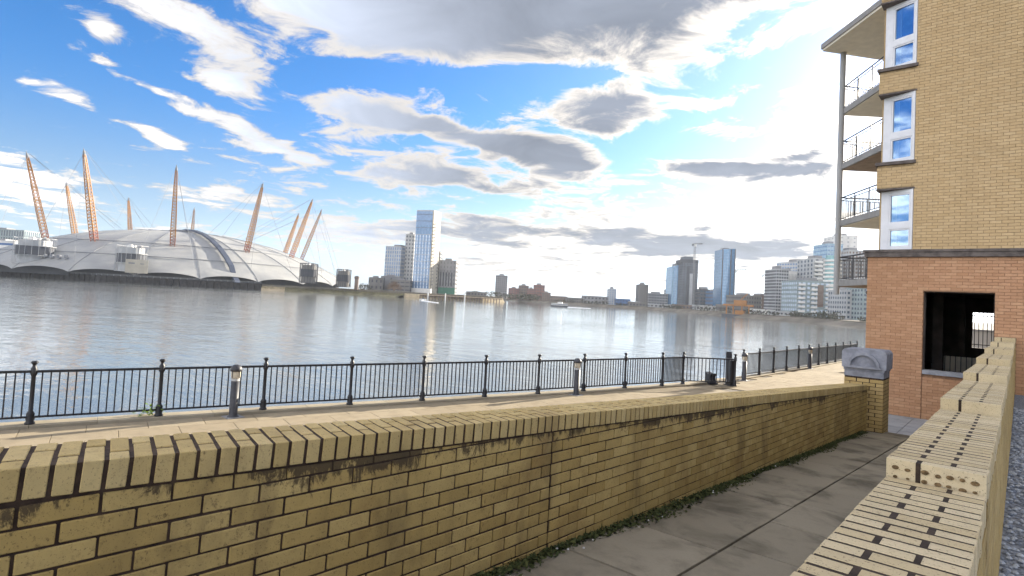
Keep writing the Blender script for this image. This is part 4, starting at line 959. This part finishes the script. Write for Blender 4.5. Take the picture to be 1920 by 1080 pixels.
# ground storey shell (hollow, so that the passage is real)
def part(name,mat,parent,*boxes):
    mb=MB()
    for b in boxes: mb.box(b[0],b[1],b[2]-FY,b[3]-FY,b[4],b[5])
    return mb.build(name,mat,parent)
GW=part('ground_storey_wall',MORTR,AB,(-3.115,OPX0-.005,FY+.008,FY+.33,-.1,4.17),(OPX1+.005,6,FY+.008,FY+.33,-.1,4.17),(OPX0-.005,OPX1+.005,FY+.03,FY+.33,-.1,OPZ0-.11),(OPX0-.005,OPX1+.005,FY+.008,FY+.33,OPZ1+.005,4.17))
red=courses(-3.12,1.0,.11,4.16,FY,[(OPX0-.01,OPX1,-1,OPZ1)])
pan=courses(OPX0,OPX1,.11,OPZ0-.12,FY+.022,[])
red2=[]
for it in red:
    red2.append(it)
lay(GW,'brick',red2+pan,REDB,300,'bricks_beyond',AO,b=.003)
part('stone_sill',SILL,AB,(OPX0+.004,OPX1-.004,FY-.03,FY+.34,OPZ0-.10,OPZ0))
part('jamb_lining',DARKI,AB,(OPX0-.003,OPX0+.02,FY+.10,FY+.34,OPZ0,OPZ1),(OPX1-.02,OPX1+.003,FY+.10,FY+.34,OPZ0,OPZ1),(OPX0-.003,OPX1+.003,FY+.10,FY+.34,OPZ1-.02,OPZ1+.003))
# side and rear walls, floors
part('side_wall',REDB,AB,(-3.10,-2.85,FY+.33,34,-.1,4.15))
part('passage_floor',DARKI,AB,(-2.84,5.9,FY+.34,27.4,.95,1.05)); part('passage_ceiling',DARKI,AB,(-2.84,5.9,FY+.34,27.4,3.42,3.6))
BY=26.0
# rear wall with a barred opening
rx0,rx1,rz0,rz1=-1.29,-.45,1.70,2.92
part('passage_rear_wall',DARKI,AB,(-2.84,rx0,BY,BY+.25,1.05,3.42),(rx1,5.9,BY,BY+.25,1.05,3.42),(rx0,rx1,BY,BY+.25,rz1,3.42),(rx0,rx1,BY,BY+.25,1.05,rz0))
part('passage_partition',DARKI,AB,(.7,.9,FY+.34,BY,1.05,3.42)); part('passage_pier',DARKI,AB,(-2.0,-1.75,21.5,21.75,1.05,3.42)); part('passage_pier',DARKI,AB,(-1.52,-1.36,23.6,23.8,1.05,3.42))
bm2=MB().box(-.011,.011,-.011,.011,0,rz1-rz0).mesh('window_bar',BLACK)
for k in range(7): put('window_bar',bm2,AB,(rx0+.06+k*.115,BY+.06-FY,rz0))
for z in (rz0+.1,rz1-.12): part('window_crossbar',BLACK,AB,(rx0,rx1,BY+.05,BY+.07,z,z+.03))
part('inner_low_wall',CREAMP,AB,(-1.8,-.3,22.6,22.8,1.05,1.50))
bm3=MB().box(-.009,.009,-.009,.009,0,.5).mesh('low_bar',BLACK)
for k in range(12): put('low_bar',bm3,AB,(-1.75+k*.13,22.3-FY,1.05))
# band course
part('band_course',BANDM,AB,(-3.19,6,FY-.07,FY+.34,4.172,4.345)); part('band_lip',BANDM,AB,(-3.22,6,FY-.10,FY+.3,4.30,4.36))
# upper storeys
UW=part('upper_wall',MORTL,AB,(-2.13,6,FY+.008,FY+.34,4.362,15.3),(-2.955,-2.13,FY+.008,FY+.34,5.99,6.60),(-2.955,-2.13,FY+.008,FY+.34,8.55,9.14),(-2.955,-2.13,FY+.008,FY+.34,11.05,15.3))
buff=courses(-2.965,.9,4.37,12.4,FY,[(-3,-2.135,4.3,5.985),(-3,-2.135,6.60,8.545),(-3,-2.135,9.14,11.05)])
lay(UW,'brick',buff,BUFFB,300,'bricks_beyond',AO,b=.003)
part('upper_side_wall',BUFFB,AB,(-2.95,-2.7,FY+.45,34,4.36,15.3)); part('rear_mass',DARKI,AB,(-2.69,5.9,FY+1.1,34,4.36,15.2))
# angled corner windows
def corner_window(zb,zt,lab):
    a=Vector((-2.14,FY+.02)); b=Vector((-2.88,FY+.33)); d=(b-a); ln=d.length; rz=math.atan2(-d.y,-d.x)
    h=zt-zb
    # local x runs from the outer (left) end to the inner end
    o=bpy.data.objects.new('corner_window',MB().box(0,.20,-.03,.05,0,h).box(ln-.055,ln,-.03,.05,0,h).box(.20,ln-.055,-.03,.05,h-.09,h).box(.20,ln-.055,-.03,.05,0,.075).box(.20,ln-.055,-.03,.05,h*.40-.075,h*.40+.075).mesh('corner_window',WHITE))
    col.objects.link(o); o.location=(b.x,b.y-FY,zb); o.rotation_euler=(0,0,rz); o.parent=AB; o['label']=lab
    for (z0,z1) in ((.075,h*.40-.075),(h*.40+.075,h-.09)):
        put('pane',MB().box(.24,ln-.095,.012,.018,z0+.04,z1-.04).mesh('pane',PGLASS),o)
        put('room_panel',MB().box(.22,ln-.075,.050,.055,z0+.02,z1-.02).mesh('room_panel',ROOM),o)
        cv=MB()
        for kk in range(5): cv.box(.25+kk*.028,.25+kk*.028+.02,.030+.006*(kk%2),.042,z0+.05,z1-.05)
        put('curtain',cv.mesh('curtain',CURT),o)
        put('sash',MB().box(.20,.24,-.015,.04,z0,z1).box(ln-.095,ln-.055,-.015,.04,z0,z1).box(.24,ln-.095,-.015,.04,z0,z0+.04).box(.24,ln-.095,-.015,.04,z1-.04,z1).mesh('sash',WHITE),o)
    put('reveal_panel',MB().box(-.02,ln-.06,.06,.1,-.02,h+.02).mesh('reveal_panel',WHITE),o)
    mb=MB(); mb.prism([(-3.0,FY+.40-FY),(-3.0,-.06),(-2.10,-.06),(-2.10,.40)],zb-.085,zb-.005); mb.build('window_sill',BANDM,AB)
    mb=MB(); mb.prism([(-2.97,.40),(-2.97,-.015),(-2.11,-.015),(-2.11,.40)],zt+.003,zt+.04); mb.build('window_head',BANDM,AB)
corner_window(4.37,5.945,'lowest white corner window just above the dark band')
corner_window(6.69,8.505,'middle white corner window')
corner_window(9.23,11.01,'top white corner window under the roof soffit')
# balconies at the river corner
C=(-6.36,29.7); Nn=(-2.6,24.45); E1=(-2.6,32.9)
def rail_run(parent,a,b,z,nb,post=3):
    a=Vector((a[0],a[1]-FY,z)); b=Vector((b[0],b[1]-FY,z)); d=b-a
    for zz,r in ((1.05,.03),(.92,.016),(.10,.016)): mb=MB(); mb.tube(a+Vector((0,0,zz)),b+Vector((0,0,zz)),r,6); mb.build('balcony_rail',DMET,parent)
    me=MB().box(-.011,.011,-.011,.011,.10,.92).mesh('balcony_bar',DMET)
    for k in range(1,nb): put('balcony_bar',me,parent,a+d*(k/nb))
    mp=MB().box(-.02,.02,-.02,.02,0,1.05).mesh('balcony_post',DMET)
    for k in range(post+1): put('balcony_post',mp,parent,a+d*(k/post))
for z,lab,sof in ((4.0,'lowest balcony with grey fascia',SOFFB),(6.72,'second balcony with underside coloured cream as if sunlit',CREAMP),(9.32,'third balcony with brown underside',SOFFB),(11.86,'top balcony with underside coloured cream as if sunlit',CREAMP)):  # cream undersides have reflected sunlight put into their colour
    poly=[C,Nn,E1]; c0=Vector(((C[0]+Nn[0]+E1[0])/3,(C[1]+Nn[1]+E1[1])/3))
    mb=MB(); mb.prism([(p[0],p[1]-FY) for p in poly],z-.13,z+.13); bo=mb.build('balcony',GREYF,AB); bo['label']=lab
    mb=MB(); mb.prism([(c0.x+(p[0]-c0.x)*.955,c0.y+(p[1]-c0.y)*.955-FY) for p in poly],z-.16,z-.131); mb.build('soffit',sof,bo)
    e=lambda p,f: (c0.x+(p[0]-c0.x)*f,c0.y+(p[1]-c0.y)*f)
    rail_run(bo,e(C,.95),e(Nn,.95),z+.13,52,5); rail_run(bo,e(C,.95),e(E1,.95),z+.13,44,4)
mb=MB(); mb.tube((-6.33,29.62-FY,3.5),(-6.33,29.62-FY,14.7),.125,14); mb.build('corner_column',F_LGREY,AB,smooth=False)
mb=MB(); mb.prism([(-7.05,28.95-FY),(-2.4,23.9-FY),(-2.4,34-FY),(-5.3,31.2-FY)],14.62,14.72); so=mb.build('roof_soffit',CREAMP,AB)
mb=MB(); mb.prism([(-7.12,28.94-FY),(-2.4,23.82-FY),(-2.4,34-FY),(-5.3,31.3-FY)],14.722,14.95); mb.build('roof_fascia',GREYF,AB)
mb=MB(); mb.prism([(-2.95,18.0-FY),(6,18.0-FY),(6,34-FY),(-2.95,34-FY)],15.32,15.6); mb.build('roof',GREYF,AB)
# lamp under the lowest balcony
t=thing('wall_lamp','small round lamp hanging under the lowest balcony beside the red brick corner','lamp',(-4.2,25.4,3.55))
mb=MB(); mb.tube((0,0,.0),(0,0,.30),.025,6); mb.build('stem',DMET,t); mb=MB(); mb.lathe([(.05,.02),(.24,-.02),(.25,-.08),(.16,-.22),(.05,-.27)],14); mb.build('shade',DMET,t); mb=MB(); mb.lathe([(.12,-.255),(.14,-.24)],12); mb.build('lens',WHITE,t)
# what shows through the passage
t=thing('white_parapet','low white parapet glimpsed through the barred passage opening','wall',(-1.5,37,0)); mb=MB(); mb.box(-4,7,-.15,.15,0,2.15); mb.build('wall_face',F_WHITE,t); mb=MB(); mb.box(-4.05,7.05,-.2,.2,2.152,2.24); mb.build('coping',F_LGREY,t)

# ---------------------------------------------------------------- haze
HAZE=True
if HAZE:
    m=bpy.data.materials.new('haze_air'); m.use_nodes=True; n=m.node_tree; n.nodes.clear()
    v=n.nodes.new('ShaderNodeVolumePrincipled'); v.inputs['Color'].default_value=(.80,.88,1,1); v.inputs['Density'].default_value=.00009; v.inputs['Anisotropy'].default_value=.35
    oo=n.nodes.new('ShaderNodeOutputMaterial'); n.links.new(v.outputs[0],oo.inputs['Volume'])
    stuff(MB().box(-1300,400,-60,1000,WZ-3.1,112).build('haze',m))
